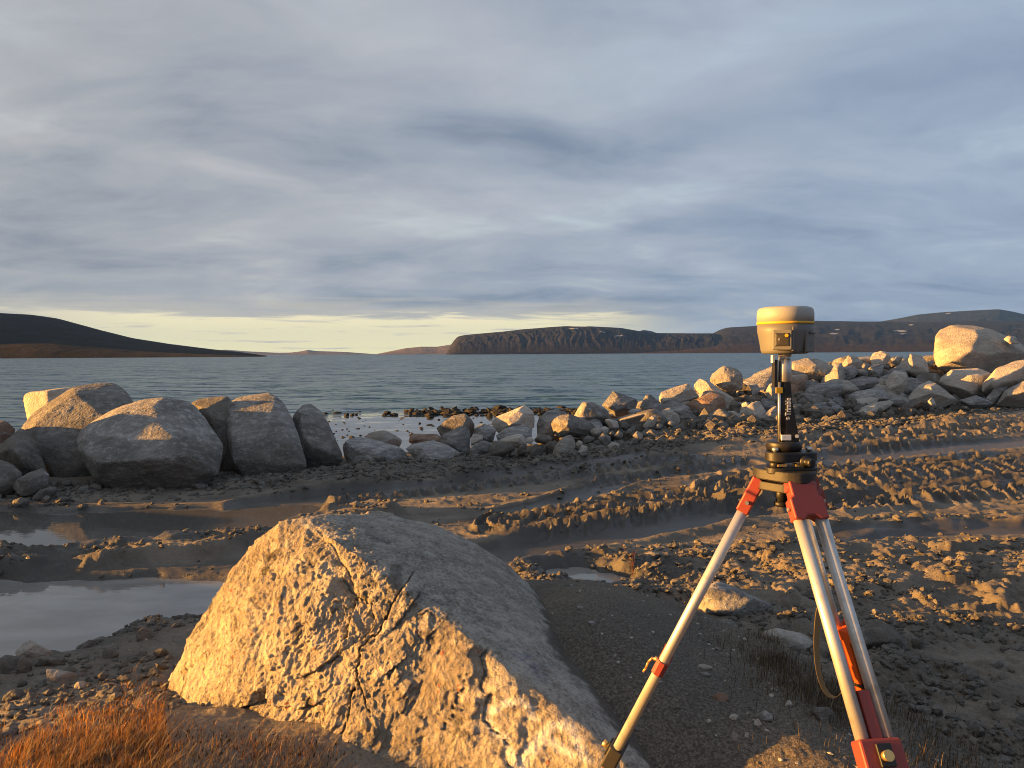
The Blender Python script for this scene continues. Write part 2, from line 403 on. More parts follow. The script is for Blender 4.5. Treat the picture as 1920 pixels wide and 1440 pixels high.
def ground(x, y, detail=True):
    z = base_h(x, y); r = np.hypot(x, y)
    ye = np.interp(x, EDGE[:, 0], EDGE[:, 1]); s = y-ye
    my = np.interp(x, MEDGE[:, 0], MEDGE[:, 1]); mound = ss(.15, -.35, y-my); bank = np.exp(-((y-my-.02)/.40)**2)
    u = x*math.cos(TH)+y*math.sin(TH); v = -x*math.sin(TH)+y*math.cos(TH)
    track = (1-mound)*ss(.5, -.5, s); beach = ss(3.0, 6.0, s)*(1-ss(1.0, 5.5, x)*ss(8, 4, s))
    wx = x+.06*fbm2(x*3, y*3, 2, off=3); wy = y+.06*fbm2(x*3, y*3, 2, off=9)
    rough = .30*track+.16*mound+1.05*bank*ss(.2, -.9, x)+.30*mound*ss(-1.2, -1.9, x)+.45*bank*ss(-.4, .6, x)
    rough = rough+track*.28*ss(-.05, .35, fbm2(u*.30, v*1.1, 3, off=5))
    rough = rough+.7*ss(-.8, .3, s)*ss(5.0, 2.5, s)
    rough = rough+track*.7*ss(1.2, 2.2, x)*ss(7.0, 6.2, y)
    rough = np.where(beach > .5, .22, rough)
    rough = rough*(1-.75*np.exp(-((x-.15)/.5)**2-((y-3.9)/.6)**2))
    z = z+track*(.022*fbm2(u*.45, v*2.2, 4, off=2)+.015*fbm2(u*1.4, v*4.0, 3, off=8))+mound*.05*fbm2(x*1.3, y*1.3, 3, off=4)
    z = z+beach*.14*fbm2(x*.22, y*.35, 4, off=6)
    smooth = np.zeros_like(x); addz = np.zeros_like(x); trd = np.zeros_like(x); crest = np.zeros_like(x)
    for kd, pl, w, a in STROKES:
        d, sd, uu, L = poly_dist(wx, wy, pl)
        wgt = ss(w*1.25, w*.75, d)
        if kd == 'smooth':
            smooth = np.maximum(smooth, wgt); addz = addz-a*wgt+.8*a*np.exp(-((d-w*1.25)/(.35*w))**2)
        elif kd in ('tread', 'lug'):
            per = .25 if kd == 'tread' else .24
            sl = .26 if kd == 'tread' else .16
            jit = .07*fbm2(x*1.6, y*1.6, 2, off=13)
            hw = w*.5 if kd == 'tread' else w
            ph = (uu+sl*np.abs(np.mod(sd+hw*.4, 2*hw)-hw)/max(hw, .1)+jit)/per+.5*(np.mod(sd+hw*.4, 2*hw) > hw)
            ph = ph+.07*fbm2(x*4, y*4, 3, off=91)+.07*fbm2(x*16, y*16, 2, off=95); rid = np.clip(np.cos(2*np.pi*ph), -.25, 1); rid = np.where(rid > 0, rid**2.6, rid)*(.85+.45*fbm2(x*2.5, y*2.5, 3, off=93))
            mod = ss(-.75, -.30, fbm2(x*1.3, y*1.3, 3, off=21))
            trd = np.maximum(trd, wgt*mod); crest = np.maximum(crest, wgt*mod*np.clip(rid, 0, 1)); addz = addz+a*wgt*rid*mod; smooth = np.maximum(smooth, .90*wgt*mod)
        elif kd == 'rough':
            rough = rough+.85*wgt; addz = addz+a*wgt*(.55+.9*fbm2(x*1.3, y*1.3, 3, off=15))
        else:
            rough = rough+.55*wgt; addz = addz+a*wgt*(.8+.5*fbm2(x*1.1, y*1.1, 3, off=19))
    z = z+addz; rough = rough*(1-.9*smooth)+.22*trd
    inp = np.full_like(x, 9.0)
    for kname, pl in PUD.items():
        sdp = poly_sd(wx, wy, pl)+.16*fbm2(x*2.0, y*3.2, 3, off=25); inp = np.minimum(inp, sdp)
    pw = ss(-.10, .30, inp)
    deep = np.where(z < .3, -.14, z)
    z = z*pw+deep*(1-pw)
    rough = rough*(.25+.75*ss(-.05, .25, inp))
    wet = np.clip(ss(.75, .0, inp)*.8+smooth*.85*track+track*.35*ss(.1, -.25, fbm2(u*.5, v*1.8, 3, off=33))+ss(.2, -.6, z)*(s > 0), 0, 1)
    wet = np.clip(wet-.7*crest, 0, 1)*np.where(z > .3, .15, 1)
    if detail:
        pat = ss(-.35, .35, fbm2(x*1.1, y*1.1, 3, off=41))
        c1 = lumps(wx, wy, .34, .40, 3, .55); c2 = lumps(wx+.03*perlin2(x*14, y*14), wy+.03*perlin2(x*14+5, y*14), .17, .55, 13, .62)
        c3 = lumps(x+.015*perlin2(x*30, y*30), y+.015*perlin2(x*30+5, y*30), .085, .6, 23, .70); c4 = lumps(x, y, .042, .6, 33, .75)
        fade = ss(40, 20, r)
        big = np.clip(rough-.30, 0, 1.4)
        z = z+fade*((c1*.9*big+c2*1.0*np.clip(rough-.12, 0, 1.3))*(.35+.65*pat)*.8+c3*np.clip(rough, 0, 1.1)*(.4+.5*pat)*ss(10, 6.5, r)+c4*np.clip(rough*1.2, .12, 1.0)*ss(5.5, 4, r))
        z = z+np.clip(rough, .05, 1)*(.014*fbm2(x*9, y*9, 4, off=51)+.006*fbm2(x*31, y*31, 3, off=57))
        z = z+mound*.006*fbm2(x*22, y*22, 4, .65, off=61)
    gravel = np.clip(mound*ss(-.6, .2, x)+0*x, 0, 1)
    return z, rough, wet, gravel
# fan of rows and columns round the camera, fine where the picture is fine
az_in = np.radians(np.linspace(-38.5, 38.5, 700))
az = np.concatenate([np.radians(np.linspace(-180, -40, 70)), az_in, np.radians(np.linspace(40, 180, 70))[:-1], [np.pi]])
inv = np.concatenate([np.linspace(1/1.5, 1/4.2, 250), np.linspace(1/4.2, 1/24.0, 380)[1:]]); rr = np.concatenate([[.05, .5, 1.0], 1/inv, np.linspace(24.6, 62, 60)])
A_, R_ = np.meshgrid(az, rr); gx = (R_*np.sin(A_)).ravel(); gy = (R_*np.cos(A_)).ravel()
gz, grough, gwet, ggrav = ground(gx, gy)
nc = len(az); nr = len(rr); idx = np.arange(nr*nc).reshape(nr, nc)
Q = np.stack([idx[:-1, :-1], idx[:-1, 1:], idx[1:, 1:], idx[1:, :-1]], -1).reshape(-1, 4)[:, ::-1]
me = fast_mesh('ground', np.stack([gx, gy, gz], 1), Q)
add_attr(me, 'rough', grough); add_attr(me, 'wet', gwet); add_attr(me, 'gravel', ggrav)
mt, t = new_mat('mud')
tc = t.n('ShaderNodeTexCoord').outputs['Object']
wet = t.attr('wet'); rgh = t.attr('rough'); grv = t.attr('gravel')
na = t.noise(tc, 1.3, 5, .6); nb = t.noise(tc, 14, 6, .65); nf = t.noise(tc, 90, 4, .7); vs = t.voro(tc, 55)
dry = t.mix(t.sstep(na, .35, .65), (.115, .098, .079), (.205, .173, .136))
dry = t.mix(t.math('MULTIPLY', t.sstep(nb, .45, .75), .6), dry, (.235, .20, .157))
wetc = t.mix(nb, (.036, .034, .031), (.070, .063, .056))
c = t.mix(t.math('MULTIPLY', t.sstep(t.math('ADD', wet, t.math('MULTIPLY', t.math('SUBTRACT', nb, .5), .7)), .10, .75), .88), dry, wetc)
gcol = t.mix(t.sstep(nf, .35, .7), (.062, .052, .042), (.145, .124, .098))
gcol = t.mix(t.math('MULTIPLY', t.sstep(vs, .22, .10), .55), gcol, (.23, .21, .185))
gcol = t.mix(t.sstep(na, .45, .7), gcol, t.mix(1, gcol, (1.35, 1.3, 1.2), 'MULTIPLY'))
c = t.mix(grv, c, gcol)
c = t.mix(.5, c, t.mix(1, c, t.ramp(nf, [(.3, .55), (.7, 1.4)]), 'MULTIPLY'))
ro = t.math('SUBTRACT', t.math('ADD', .80, t.math('MULTIPLY', nb, .2)), t.math('MULTIPLY', t.sstep(t.math('ADD', wet, t.math('MULTIPLY', t.math('SUBTRACT', na, .5), .8)), .35, .85), .60))
bh = t.math('ADD', t.math('MULTIPLY', nb, t.math('MULTIPLY', t.math('SUBTRACT', 1.05, wet), .9)), t.math('MULTIPLY', nf, .35))
nrm = t.bump(bh, .028, .9)
finish(t, c, ro, nrm)
G = obj('ground', me, mt); tag(G, kind='structure')
gr_z = lambda x, y: float(ground(np.array([x], float), np.array([y], float))[0][0])

# standing water
mt, t = new_mat('silty_water')
tc = t.n('ShaderNodeTexCoord').outputs['Object']
nb = t.noise(t.mapping(tc, (1, 2.2, 1)), 1.6, 4, .55)
c = t.mix(t.sstep(nb, .35, .7), (.21, .198, .182), (.29, .275, .255))
nrm = t.bump(t.noise(t.mapping(tc, (2, 5, 1)), 3.0, 3, .5), .003, .5)
finish(t, c, .035, nrm, ior=1.333)
def sheet(name, pl, z, mat, grow=.5):
    P_ = np.array(pl); c_ = P_.mean(0); V = []
    for p in P_:
        d_ = p-c_; V.append((*(p+d_/np.linalg.norm(d_)*grow), z))
    me = bpy.data.meshes.new(name); me.from_pydata([tuple(c_)+(z,)]+V, [], [(0, i+1, (i+1) % len(V)+1) for i in range(len(V))])
    return tag(obj(name, me, mat), kind='structure')
near_water = mt; mt, t = new_mat('clear_water'); tc = t.n('ShaderNodeTexCoord').outputs['Object']
finish(t, (.10, .094, .084), .02, t.bump(t.noise(t.mapping(tc, (2, 5, 1)), 3.0, 3, .5), .002, .4), ior=1.333)
sheet('puddle', PUD['far'], -.045, mt); mt = near_water; sheet('puddle', PUD['near'], -.045, mt)
sheet('puddle', PUD['small'], -.040, mt, .25); 

# the sea, with a calm shallow pool inside the weed covered stones
mt, t = new_mat('sea_water')
geo = t.n('ShaderNodeNewGeometry').outputs['Position']
sp = t.n('ShaderNodeSeparateXYZ'); t.put(sp.inputs[0], geo)
nl = t.noise(t.mapping(geo, (.10, .25, 1)), 1, 3, .5)
yy = t.math('ADD', sp.outputs[1], t.math('MULTIPLY', t.math('SUBTRACT', nl, .5), 8.0))
xr = t.math('ABSOLUTE', t.math('SUBTRACT', sp.outputs[0], 1.0))
calm = t.math('MULTIPLY', t.sstep(yy, 36.5, 32.5), t.sstep(xr, 13, 8))
w1 = t.noise(t.mapping(geo, (.16, .50, 1), (0, 0, .12)), 1, 2, .55, .4, 1)
w2 = t.noise(t.mapping(geo, (.60, 1.7, 1), (0, 0, -.1)), 1, 3, .6, .3, 1)
w3 = t.noise(t.mapping(geo, (1.9, 4.6, 1), (0, 0, .2)), 1, 3, .55, 0, 1)
gust = t.noise(t.mapping(geo, (.004, .016, 1)), 1, 3, .5)
half = (.5, .5, .5)
slope = t.vmath('ADD', t.vmath('ADD', t.vmath('SCALE', t.vmath('SUBTRACT', w1, half), scale=2.2), t.vmath('SCALE', t.vmath('SUBTRACT', w2, half), scale=2.8)), t.vmath('SCALE', t.vmath('SUBTRACT', w3, half), scale=1.9))
amp_ = t.math('MULTIPLY', t.math('ADD', .55, t.math('MULTIPLY', gust, .9)), t.math('SUBTRACT', 1.0, t.math('MULTIPLY', calm, .965)))
slope = t.vmath('MULTIPLY', t.vmath('SCALE', slope, scale=amp_), (.75, 1.0, 0.0))
nrm = t.vmath('NORMALIZE', t.vmath('ADD', slope, (0, 0, 1)))
c = t.mix(calm, (.030, .084, .132), (.05, .06, .065))
finish(t, c, t.math('SUBTRACT', .28, t.math('MULTIPLY', calm, .21)), nrm, ior=1.333)
xs = np.array([-14000, -3000, -600, -120, -40, 0, 40, 120, 600, 3000, 14000.]); ys = np.array([9, 20, 40, 90, 200, 600, 2000, 6000, 14000.])
XX, YY = np.meshgrid(xs, ys); idx = np.arange(XX.size).reshape(XX.shape)
me = fast_mesh('sea', np.stack([XX.ravel(), YY.ravel(), np.full(XX.size, -1.0)], 1), np.stack([idx[:-1, :-1], idx[:-1, 1:], idx[1:, 1:], idx[1:, :-1]], -1).reshape(-1, 4))
tag(obj('sea', me, mt), kind='structure')

# ------------------------------------------------------------------ far shores
def hill_mat(name, low, high, relief=18):
    mt, t = new_mat(name)
    geo = t.n('ShaderNodeNewGeometry').outputs['Position']
    n_ = t.noise(t.mapping(geo, (.004, .004, .02)), 1, 7, .65); n2_ = t.noise(t.mapping(geo, (.02, .02, .09)), 1, 6, .7)
    c = t.mix(t.sstep(t.math('ADD', t.math('MULTIPLY', n_, .6), t.math('MULTIPLY', n2_, .4)), .38, .62), low, high)
    c = t.mix(t.attr('shore'), c, (.042, .028, .023))
    c = t.mix(t.math('MULTIPLY', t.attr('snow'), .9), c, (.36, .38, .42))
    nrm = t.bump(t.math('ADD', n_, t.math('MULTIPLY', n2_, .5)), relief, .8)
    finish(t, c, .95, nrm, spec=.1)
    return mt
def hill(name, sky, Df, Dc, mat, pw=1.1, gully=0., nse=.05, seed=0, snow=(), shore=0.0, nu=300, nw=44, back=.35):
    sky = np.array(sky, float); px = np.linspace(sky[0, 0], sky[-1, 0], nu)
    # soft curve through the skyline
    py = np.interp(px, sky[:, 0], sky[:, 1]); ker = np.hanning(max(5, nu//45) | 1); ker /= ker.sum(); hw = len(ker)//2
    py = np.convolve(np.pad(py, hw, mode='edge'), ker, 'valid')
    py = py-nse*10*fbm2(px*.03+seed, px*0+seed*3.3, 5, .55)*np.clip((666-py)/20, 0, 1)
    V = []; snw = []; shr = []; ws = np.concatenate([np.linspace(0, 1, nw), 1+np.linspace(.05, back, 14)])
    dirs = np.array([ray(a, hor(a)) for a in px])[:, :2]; dl = np.linalg.norm(dirs, axis=1)
    tan = np.array([max(ray(a, b)[2], -.02) for a, b in zip(px, py)])/dl
    crest = CAM[2]+tan*dl*Dc
    for w in ws:
        d = (Df+(Dc-Df)*w); pos = dirs*d
        g = min(w, 1)**pw
        n_ = fbm2(px*.02+seed, np.full(nu, w*3.0+seed), 5, .55)
        wv_ = .5*perlin2(px*.02+seed, np.full(nu, w*2.2)); gl = -gully*np.abs(perlin2(px*.055+wv_+w*1.2+seed, np.full(nu, w*1.1)))-gully*.6*np.abs(perlin2(px*.13+wv_*2+seed, np.full(nu, w*2.3)))-gully*.35*np.abs(perlin2(px*.33+wv_*3+seed, np.full(nu, w*4.1)))
        e_ = 4*w*(1-w) if w < 1 else 0
        h = -2.5+(crest+2.5)*(g+e_*(nse*1.6*n_+gl)) if w <= 1 else crest*(1-((w-1)/back)**1.5*1.2)
        if w < 1: h = np.minimum(h, -2.5+(crest+2.5)*(d/Dc)*.999)
        P_ = np.stack([pos[:, 0], pos[:, 1], np.maximum(h, -2.8)], 1); V.append(P_)
        pj = proj(P_); sv = np.zeros(nu)
        for (a, b, sa, sb, ang) in snow:
            c_, s_ = math.cos(ang), math.sin(ang); dx = pj[:, 0]-a; dy = pj[:, 1]-b
            q = ((dx*c_+dy*s_)/sa)**2+((-dx*s_+dy*c_)/sb)**2
            sv = np.maximum(sv, ss(1.0, .5, q+.4*perlin2(px*.3, np.full(nu, w*40))))
        snw.append(sv if w <= 1 else sv*0); shr.append(shore*ss(.30, .04, np.full(nu, w)+.08*fbm2(px*.02, np.full(nu, w*4), 3)))
    V = np.concatenate(V); n_w = len(ws); idx = np.arange(nu*n_w).reshape(n_w, nu)
    me = fast_mesh(name, V, np.stack([idx[:-1, :-1], idx[:-1, 1:], idx[1:, 1:], idx[1:, :-1]], -1).reshape(-1, 4))
    add_attr(me, 'snow', np.concatenate(snw)); add_attr(me, 'shore', np.concatenate(shr))
    return tag(obj(name, me, mat), kind='structure')
HM1 = hill_mat('tundra_near', (.012, .010, .009), (.026, .020, .017), 6)
HM2 = hill_mat('tundra_far', (.013, .017, .027), (.030, .030, .038))
HM3 = hill_mat('bare_hill', (.09, .07, .055), (.19, .14, .10))
hill('near_hillside', [(-700, 330), (-400, 420), (-200, 515), (-60, 575), (0, 587), (60, 590), (110, 597), (190, 619), (250, 634), (320, 645), (400, 655), (450, 660), (500, 667)], 1150, 1900, HM1, .60, 0.0, .010, 3)  # skyline past the left edge raised to throw shade on the slope
hill('distant_hill', [(395, 662), (420, 655.5), (470, 659), (520, 661.5), (545, 661), (563, 659), (577, 656), (592, 658), (650, 660), (690, 663), (720, 665)], 9500, 11500, HM3, 1.0, 0, .02, 5, nu=160, nw=24)
hill('distant_hill', [(690, 667), (725, 660), (760, 653), (790, 650), (820, 650), (845, 646), (880, 640), (930, 655), (960, 668)], 7200, 8800, HM3, 1.0, .03, .03, 8, nu=200, nw=30)
hill('headland', [(836, 664), (841, 655), (850, 640), (858, 631), (872, 628), (900, 625.5), (940, 622), (985, 617), (1030, 613.5), (1060, 611.5), (1110, 612), (1165, 615), (1200, 621), (1230, 624.5), (1290, 625), (1335, 625), (1360, 629), (1420, 640), (1480, 652), (1520, 662)], 3300, 4500, HM2, .62, .042, .025, 11, nu=520, nw=70,
     snow=[(1085, 612, 18, 1.0, .03), (1075, 616, 10, .9, 0), (1160, 629.5, 9, 1.0, -.05), (1130, 622.5, 6, .7, .15)])
hill('far_shore', [(1180, 660), (1230, 648), (1290, 634), (1335, 626), (1352, 617), (1365, 614), (1420, 611), (1480, 606), (1520, 601.5), (1580, 602.5), (1650, 603.5), (1720, 604), (1790, 603), (1850, 602), (1920, 603), (2000, 598), (2200, 590), (2600, 560)], 3000, 5200, HM2, .95, .010, .03, 17, shore=.85, nu=440, nw=60,
     snow=[(1294, 634, 15, 1.6, -.45), (1339, 632.5, 7, 1.3, .05), (1563, 625.5, 9, 1.6, .0), (1570, 618, 6, 1.0, -.1), (1688, 620.5, 13, 1.6, .02), (1708, 609, 5, .9, 0), (1693, 626, 6, .9, 0), (1515, 641, 12, .8, -.1)])
hill('mountain', [(1540, 610), (1570, 602), (1600, 603), (1650, 603), (1690, 596), (1720, 590), (1760, 586), (1800, 583.5), (1850, 581), (1872, 580), (1900, 585), (1930, 592), (2000, 600), (2100, 612)], 5600, 7600, HM2, 1.0, .006, .03, 23, nu=260, nw=40, snow=[(1778, 588, 6, .9, 0)])
hill('mountain', [(1180, 640), (1196, 622), (1206, 618.5), (1222, 621), (1240, 628), (1260, 640)], 6000, 7500, HM2, 1.0, .02, .02, 29, nu=80, nw=20)
# air between here and the far shore
bm = bmesh.new(); bmesh.ops.create_cube(bm, size=1.0)
for v in bm.verts: v.co = (v.co.x*32000, v.co.y*32000, -4.5 if v.co.z < 0 else 540.0)
me = bpy.data.meshes.new('haze'); bm.to_mesh(me); bm.free()
mt, t = new_mat('haze')
pv = t.n('ShaderNodeVolumePrincipled'); t.put(pv.inputs['Color'], (.12, .32, 1.0)); pv.inputs['Density'].default_value = 2.8e-5; pv.inputs['Anisotropy'].default_value = 0.0
om = t.n('ShaderNodeOutputMaterial'); t.t.links.new(pv.outputs[0], om.inputs['Volume'])
tag(obj('haze', me, mt), kind='stuff')
# ------------------------------------------------------------------ stone
def rock_mat(name, ca, cb, cc, speck=.5, vein=.3, lich=0., mud=0.0, fol=(1, 1, 1), paint=False, fine=1.0, bmp=.030):
    mt, t = new_mat(name)
    tc = t.n('ShaderNodeTexCoord').outputs['Object']
    rnd = t.n('ShaderNodeObjectInfo').outputs['Random']
    off = t.n('ShaderNodeCombineXYZ'); t.put(off.inputs[0], t.math('MULTIPLY', rnd, 37.0)); t.put(off.inputs[2], t.math('MULTIPLY', rnd, 11.0))
    p = t.vmath('ADD', tc, off.outputs[0])
    pf = t.mapping(p, fol, (.5, .35, .2))
    a = t.noise(pf, 1.7, 5, .6, .4); b = t.noise(pf, 7.5*fine, 6, .68, .3); f = t.noise(p, 42*fine, 4, .7); v = t.voro(p, 60*fine)
    c = t.mix(t.sstep(a, .35, .65), ca, cb)
    c = t.mix(t.math('MULTIPLY', t.sstep(t.math('ADD', t.math('MULTIPLY', b, .6), t.math('MULTIPLY', f, .4)), .48, .62), .75), c, cc)
    c = t.mix(t.math('MULTIPLY', t.sstep(f, .52, .70), speck), c, t.mix(1, c, (.38, .37, .37), 'MULTIPLY'))
    c = t.mix(t.math('MULTIPLY', t.sstep(v, .16, .06), .35*speck), c, (.52, .50, .47))
    w = t.n('ShaderNodeTexWave', bands_direction='Z'); t.put(w.inputs['Vector'], pf); w.inputs['Scale'].default_value = 1.1; w.inputs['Distortion'].default_value = 9; w.inputs['Detail'].default_value = 4; w.inputs['Detail Scale'].default_value = 1.8
    c = t.mix(t.math('MULTIPLY', t.sstep(w.outputs['Fac'], .90, .99), vein), c, (.55, .53, .50))
    c = t.mix(t.math('MULTIPLY', t.sstep(w.outputs['Fac'], .12, .03), vein*.6), c, (.07, .065, .06))
    tone = t.math('ADD', .78, t.math('MULTIPLY', t.n('ShaderNodeObjectInfo').outputs['Random'], .44))
    c = t.mix(1.0, c, tone, 'MULTIPLY') if not paint else c
    if lich:
        l_ = t.noise(p, 5.5, 5, .7, .6); l2 = t.noise(p, 21, 3, .6)
        c = t.mix(t.math('MULTIPLY', t.math('MULTIPLY', t.sstep(l_, .52, .64), t.sstep(l2, .42, .58)), lich), c, (.05, .043, .034))
        c = t.mix(t.math('MULTIPLY', t.sstep(t.noise(p, 2.6, 5, .65, .5), .50, .68), lich*.55), c, t.mix(1, c, (.46, .40, .34), 'MULTIPLY'))
        l3 = t.noise(p, 9.0, 3, .6)
        c = t.mix(t.math('MULTIPLY', t.sstep(t.noise(p, 26, 2, .5), .70, .74), lich*1.0), c, (.34, .085, .022))
    if mud:
        hgt = t.n('ShaderNodeSeparateXYZ'); t.put(hgt.inputs[0], t.n('ShaderNodeNewGeometry').outputs['Position'])
        mz = t.math('ADD', hgt.outputs[2], t.math('MULTIPLY', t.math('SUBTRACT', a, .5), 1.6))
        c = t.mix(t.math('MULTIPLY', t.sstep(mz, 1.0, .05), mud), c, (.095, .083, .068))
    if paint:
        pn = t.noise(p, 26, 4, .7)
        pw_ = t.math('MULTIPLY', t.attr('paint_white'), t.sstep(pn, .24, .48))
        c = t.mix(t.math('MULTIPLY', pw_, .9), c, (.78, .78, .76))
        pb = t.math('MULTIPLY', t.attr('paint_blue'), t.sstep(pn, .40, .60)); c = t.mix(t.math('MULTIPLY', pb, .85), c, (.05, .10, .24))
        soil_c = t.mix(f, (.062, .052, .042), (.15, .13, .104))
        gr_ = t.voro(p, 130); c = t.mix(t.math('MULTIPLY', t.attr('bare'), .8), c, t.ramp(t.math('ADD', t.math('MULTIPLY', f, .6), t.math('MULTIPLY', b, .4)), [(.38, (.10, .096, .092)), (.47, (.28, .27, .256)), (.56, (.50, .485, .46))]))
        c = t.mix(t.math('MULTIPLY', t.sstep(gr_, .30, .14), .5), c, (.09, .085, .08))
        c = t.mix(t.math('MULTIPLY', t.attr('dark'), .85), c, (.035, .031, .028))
        c = t.mix(t.math('MULTIPLY', t.attr('soil'), .92), c, soil_c)
    h = t.math('ADD', t.math('MULTIPLY', b, .8), t.math('ADD', t.math('MULTIPLY', f, .55), t.math('MULTIPLY', t.voro(p, 24*fine), .35)))
    nrm = t.bump(h, bmp, 1.0)
    finish(t, c, t.math('ADD', .72, t.math('MULTIPLY', b, .25)), nrm, spec=.35)
    return mt
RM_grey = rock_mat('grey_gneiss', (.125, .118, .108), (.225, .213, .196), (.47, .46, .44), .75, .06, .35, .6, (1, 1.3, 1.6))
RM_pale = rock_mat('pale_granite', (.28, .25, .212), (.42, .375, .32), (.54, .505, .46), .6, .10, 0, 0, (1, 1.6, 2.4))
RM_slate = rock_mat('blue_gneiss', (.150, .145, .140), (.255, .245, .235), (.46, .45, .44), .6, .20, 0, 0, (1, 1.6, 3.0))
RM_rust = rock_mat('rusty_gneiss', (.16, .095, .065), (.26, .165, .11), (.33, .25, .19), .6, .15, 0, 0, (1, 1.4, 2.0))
RM_weed = rock_mat('weeded_stone', (.014, .013, .011), (.028, .025, .021), (.05, .044, .035), .4, 0., 0, 0)
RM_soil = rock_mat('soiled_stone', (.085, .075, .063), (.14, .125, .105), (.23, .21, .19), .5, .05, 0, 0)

def shape_rock(H, sub, p, amp, seed, size=None, fscale=1.0, chips=0):
    c, N, hh = hull_planes(H)
    if chips:                                    # planes broken off at random
        rg = np.random.RandomState(seed*3+1); Hp = np.asarray(H)-c; n2 = rg.normal(size=(chips, 3)); n2[:, 1] = -np.abs(n2[:, 1])*.9-.50; n2 /= np.linalg.norm(n2, axis=1)[:, None]
        N = np.concatenate([N, n2]); hh = np.concatenate([hh, (Hp@n2.T).max(0)*rg.uniform(.66, .90, chips)])
    D, T = ico(sub+1); r = hull_radius(D, N, hh, p)*(1+.55/p)
    sz = float(np.mean(hh)); q = D*r[:, None]
    o = seed*7.31
    n_ = fbm3(q/sz*1.1*fscale+o, 3)*.9+fbm3(q/sz*3.4*fscale+o+5, 4, .55)*.42
    if sub >= 3: n_ = n_+.16*fbm3(q/sz*9*fscale*np.array([1, 1.3, 1.8])+o, 4, .6, True)+.10*np.round(3*fbm3(q/sz*2.6*np.array([1, 1, 1.6])+o+3, 3))
    r = r+amp*sz*n_
    return c, D*r[:, None], T
def boulder(label, pl, d, cat='boulder', group=None, mat=RM_pale, th=.85, front=None, seed=0, sub=4, p=60, amp=.05, sink=.07, name='boulder', tf=.45, chips=4, lean=None):
    rg = np.random.RandomState(seed+5); pl = np.array(pl, float)
    x0, y0 = pl.min(0); x1, y1 = pl.max(0); w = x1-x0; h = y1-y0
    thick = th*.5*(w+h)/FPX*d
    q = pl.copy(); lowm = (q[:, 1]-y0)/h > .7; q[lowm, 1] += sink*h*((q[lowm, 1]-y0)/h-.6)/.4
    cm = q.mean(0); H = []
    if lean is None: lean = .4*h/FPX*d
    dd_ = lambda b_: d+lean*np.clip((y1-b_)/h, 0, 1)
    for (a, b) in q: H.append(at_d(a, b, dd_(b)+rg.uniform(-.16, .16)*thick))
    if front is None:
        front = []
        a = rg.uniform(.5, 2.4)
        for k_ in (-1, 1): front.append((cm[0]-.10*w+k_*.26*w*math.cos(a), cm[1]+k_*.26*h*math.sin(a), rg.uniform(.75, 1.1)))
    for fp in front:
        kk = fp[2] if len(fp) > 2 else 1.0; H.append(at_d(fp[0], fp[1], dd_(fp[1])-kk*tf*thick))
    for (a, b) in q[::2]:
        H.append(at_d(cm[0]+(a-cm[0])*.62, cm[1]+(b-cm[1])*.62, dd_(b)+(.35+.3*rg.rand())*thick))
    c, V, T = shape_rock(np.array(H), sub, p if p < 17 else p*2.2, amp, seed, chips=chips if p >= 17 else 0)
    o = obj(name, fast_mesh(name, V, T), mat, None, Vector(c))
    return tag(o, label, cat, group)
# ------------------------------------------------------------------ boulders along the shore
GL = 'large boulders lined up on the left'
B = boulder
B('rounded tan boulder with a sunlit left face, half hidden behind the leaning boulder', [(35, 748), (42, 737), (87, 731), (140, 725), (160, 745), (150, 790), (43, 800), (36, 768)], 13.4, group=GL, mat=RM_pale, seed=1, sub=4, front=[(88, 733, 1), (92, 775, 1), (55, 770, .6)], amp=.05)
B('big grey boulder leaning right, behind the broadest one, with a sunlit left shoulder', [(39, 805), (64, 773), (133, 727), (167, 721), (212, 717), (235, 730), (250, 756), (252, 800), (228, 880), (200, 908), (110, 903), (83, 878), (47, 832)], 11.2, group=GL, mat=RM_grey, lean=1.6, sink=.14, seed=2, sub=6, th=.8, p=40, amp=.05, front=[(66, 795, .8), (140, 737, .8), (75, 840, .9), (200, 780, 1), (120, 890, .8)])
B('broadest rounded grey boulder of the left row, patched with pale mineral streaks', [(145, 822), (150, 806), (175, 789), (217, 766), (273, 748), (308, 745), (330, 747), (356, 753), (373, 768), (393, 795), (413, 824), (420, 838), (419, 854), (408, 882), (388, 906), (300, 912), (205, 912), (176, 884), (159, 862), (147, 842)], 9.9, group=GL, mat=RM_grey, lean=1.6, sink=.14, seed=3, sub=6, th=.85, p=40, amp=.05, front=[(172, 812, .85), (225, 775, .7), (172, 848, .9), (300, 800, 1.0), (260, 860, 1.1), (360, 865, .9)])
B('dark mottled boulder wedged behind the gap between the broad and the upright boulder', [(358, 756), (372, 748), (400, 744), (428, 743), (450, 770), (455, 890), (400, 900), (380, 810)], 11.6, group=GL, mat=RM_soil, seed=4, sub=4)
B('upright blocky grey boulder standing right of the broadest one', [(419, 803), (420, 764), (425, 756), (450, 744), (504, 736), (520, 743), (533, 755), (546, 782), (560, 817), (575, 857), (575, 876), (552, 887), (487, 896), (454, 896), (442, 878), (429, 846)], 10.9, group=GL, mat=RM_grey, lean=1.6, sink=.14, seed=5, sub=6, th=.8, p=40, amp=.045, front=[(432, 768, .8), (515, 757, .7), (438, 860, .95), (550, 855, .95), (495, 800, 1.1)])
B('pointed grey boulder leaning against the right side of the upright block', [(549, 783), (556, 770), (566, 760), (581, 757), (600, 768), (619, 799), (633, 832), (655, 875), (640, 886), (577, 888), (555, 840)], 11.5, group=GL, mat=RM_grey, lean=1.2, seed=6, sub=5, front=[(564, 775, .9), (570, 840, 1), (615, 865, .9)], amp=.07)
B('reddish brown boulder cut by the left edge of the view', [(-70, 800), (-20, 788), (12, 790), (30, 806), (15, 834), (0, 850), (-50, 860)], 11.2, group=GL, mat=RM_rust, seed=7)
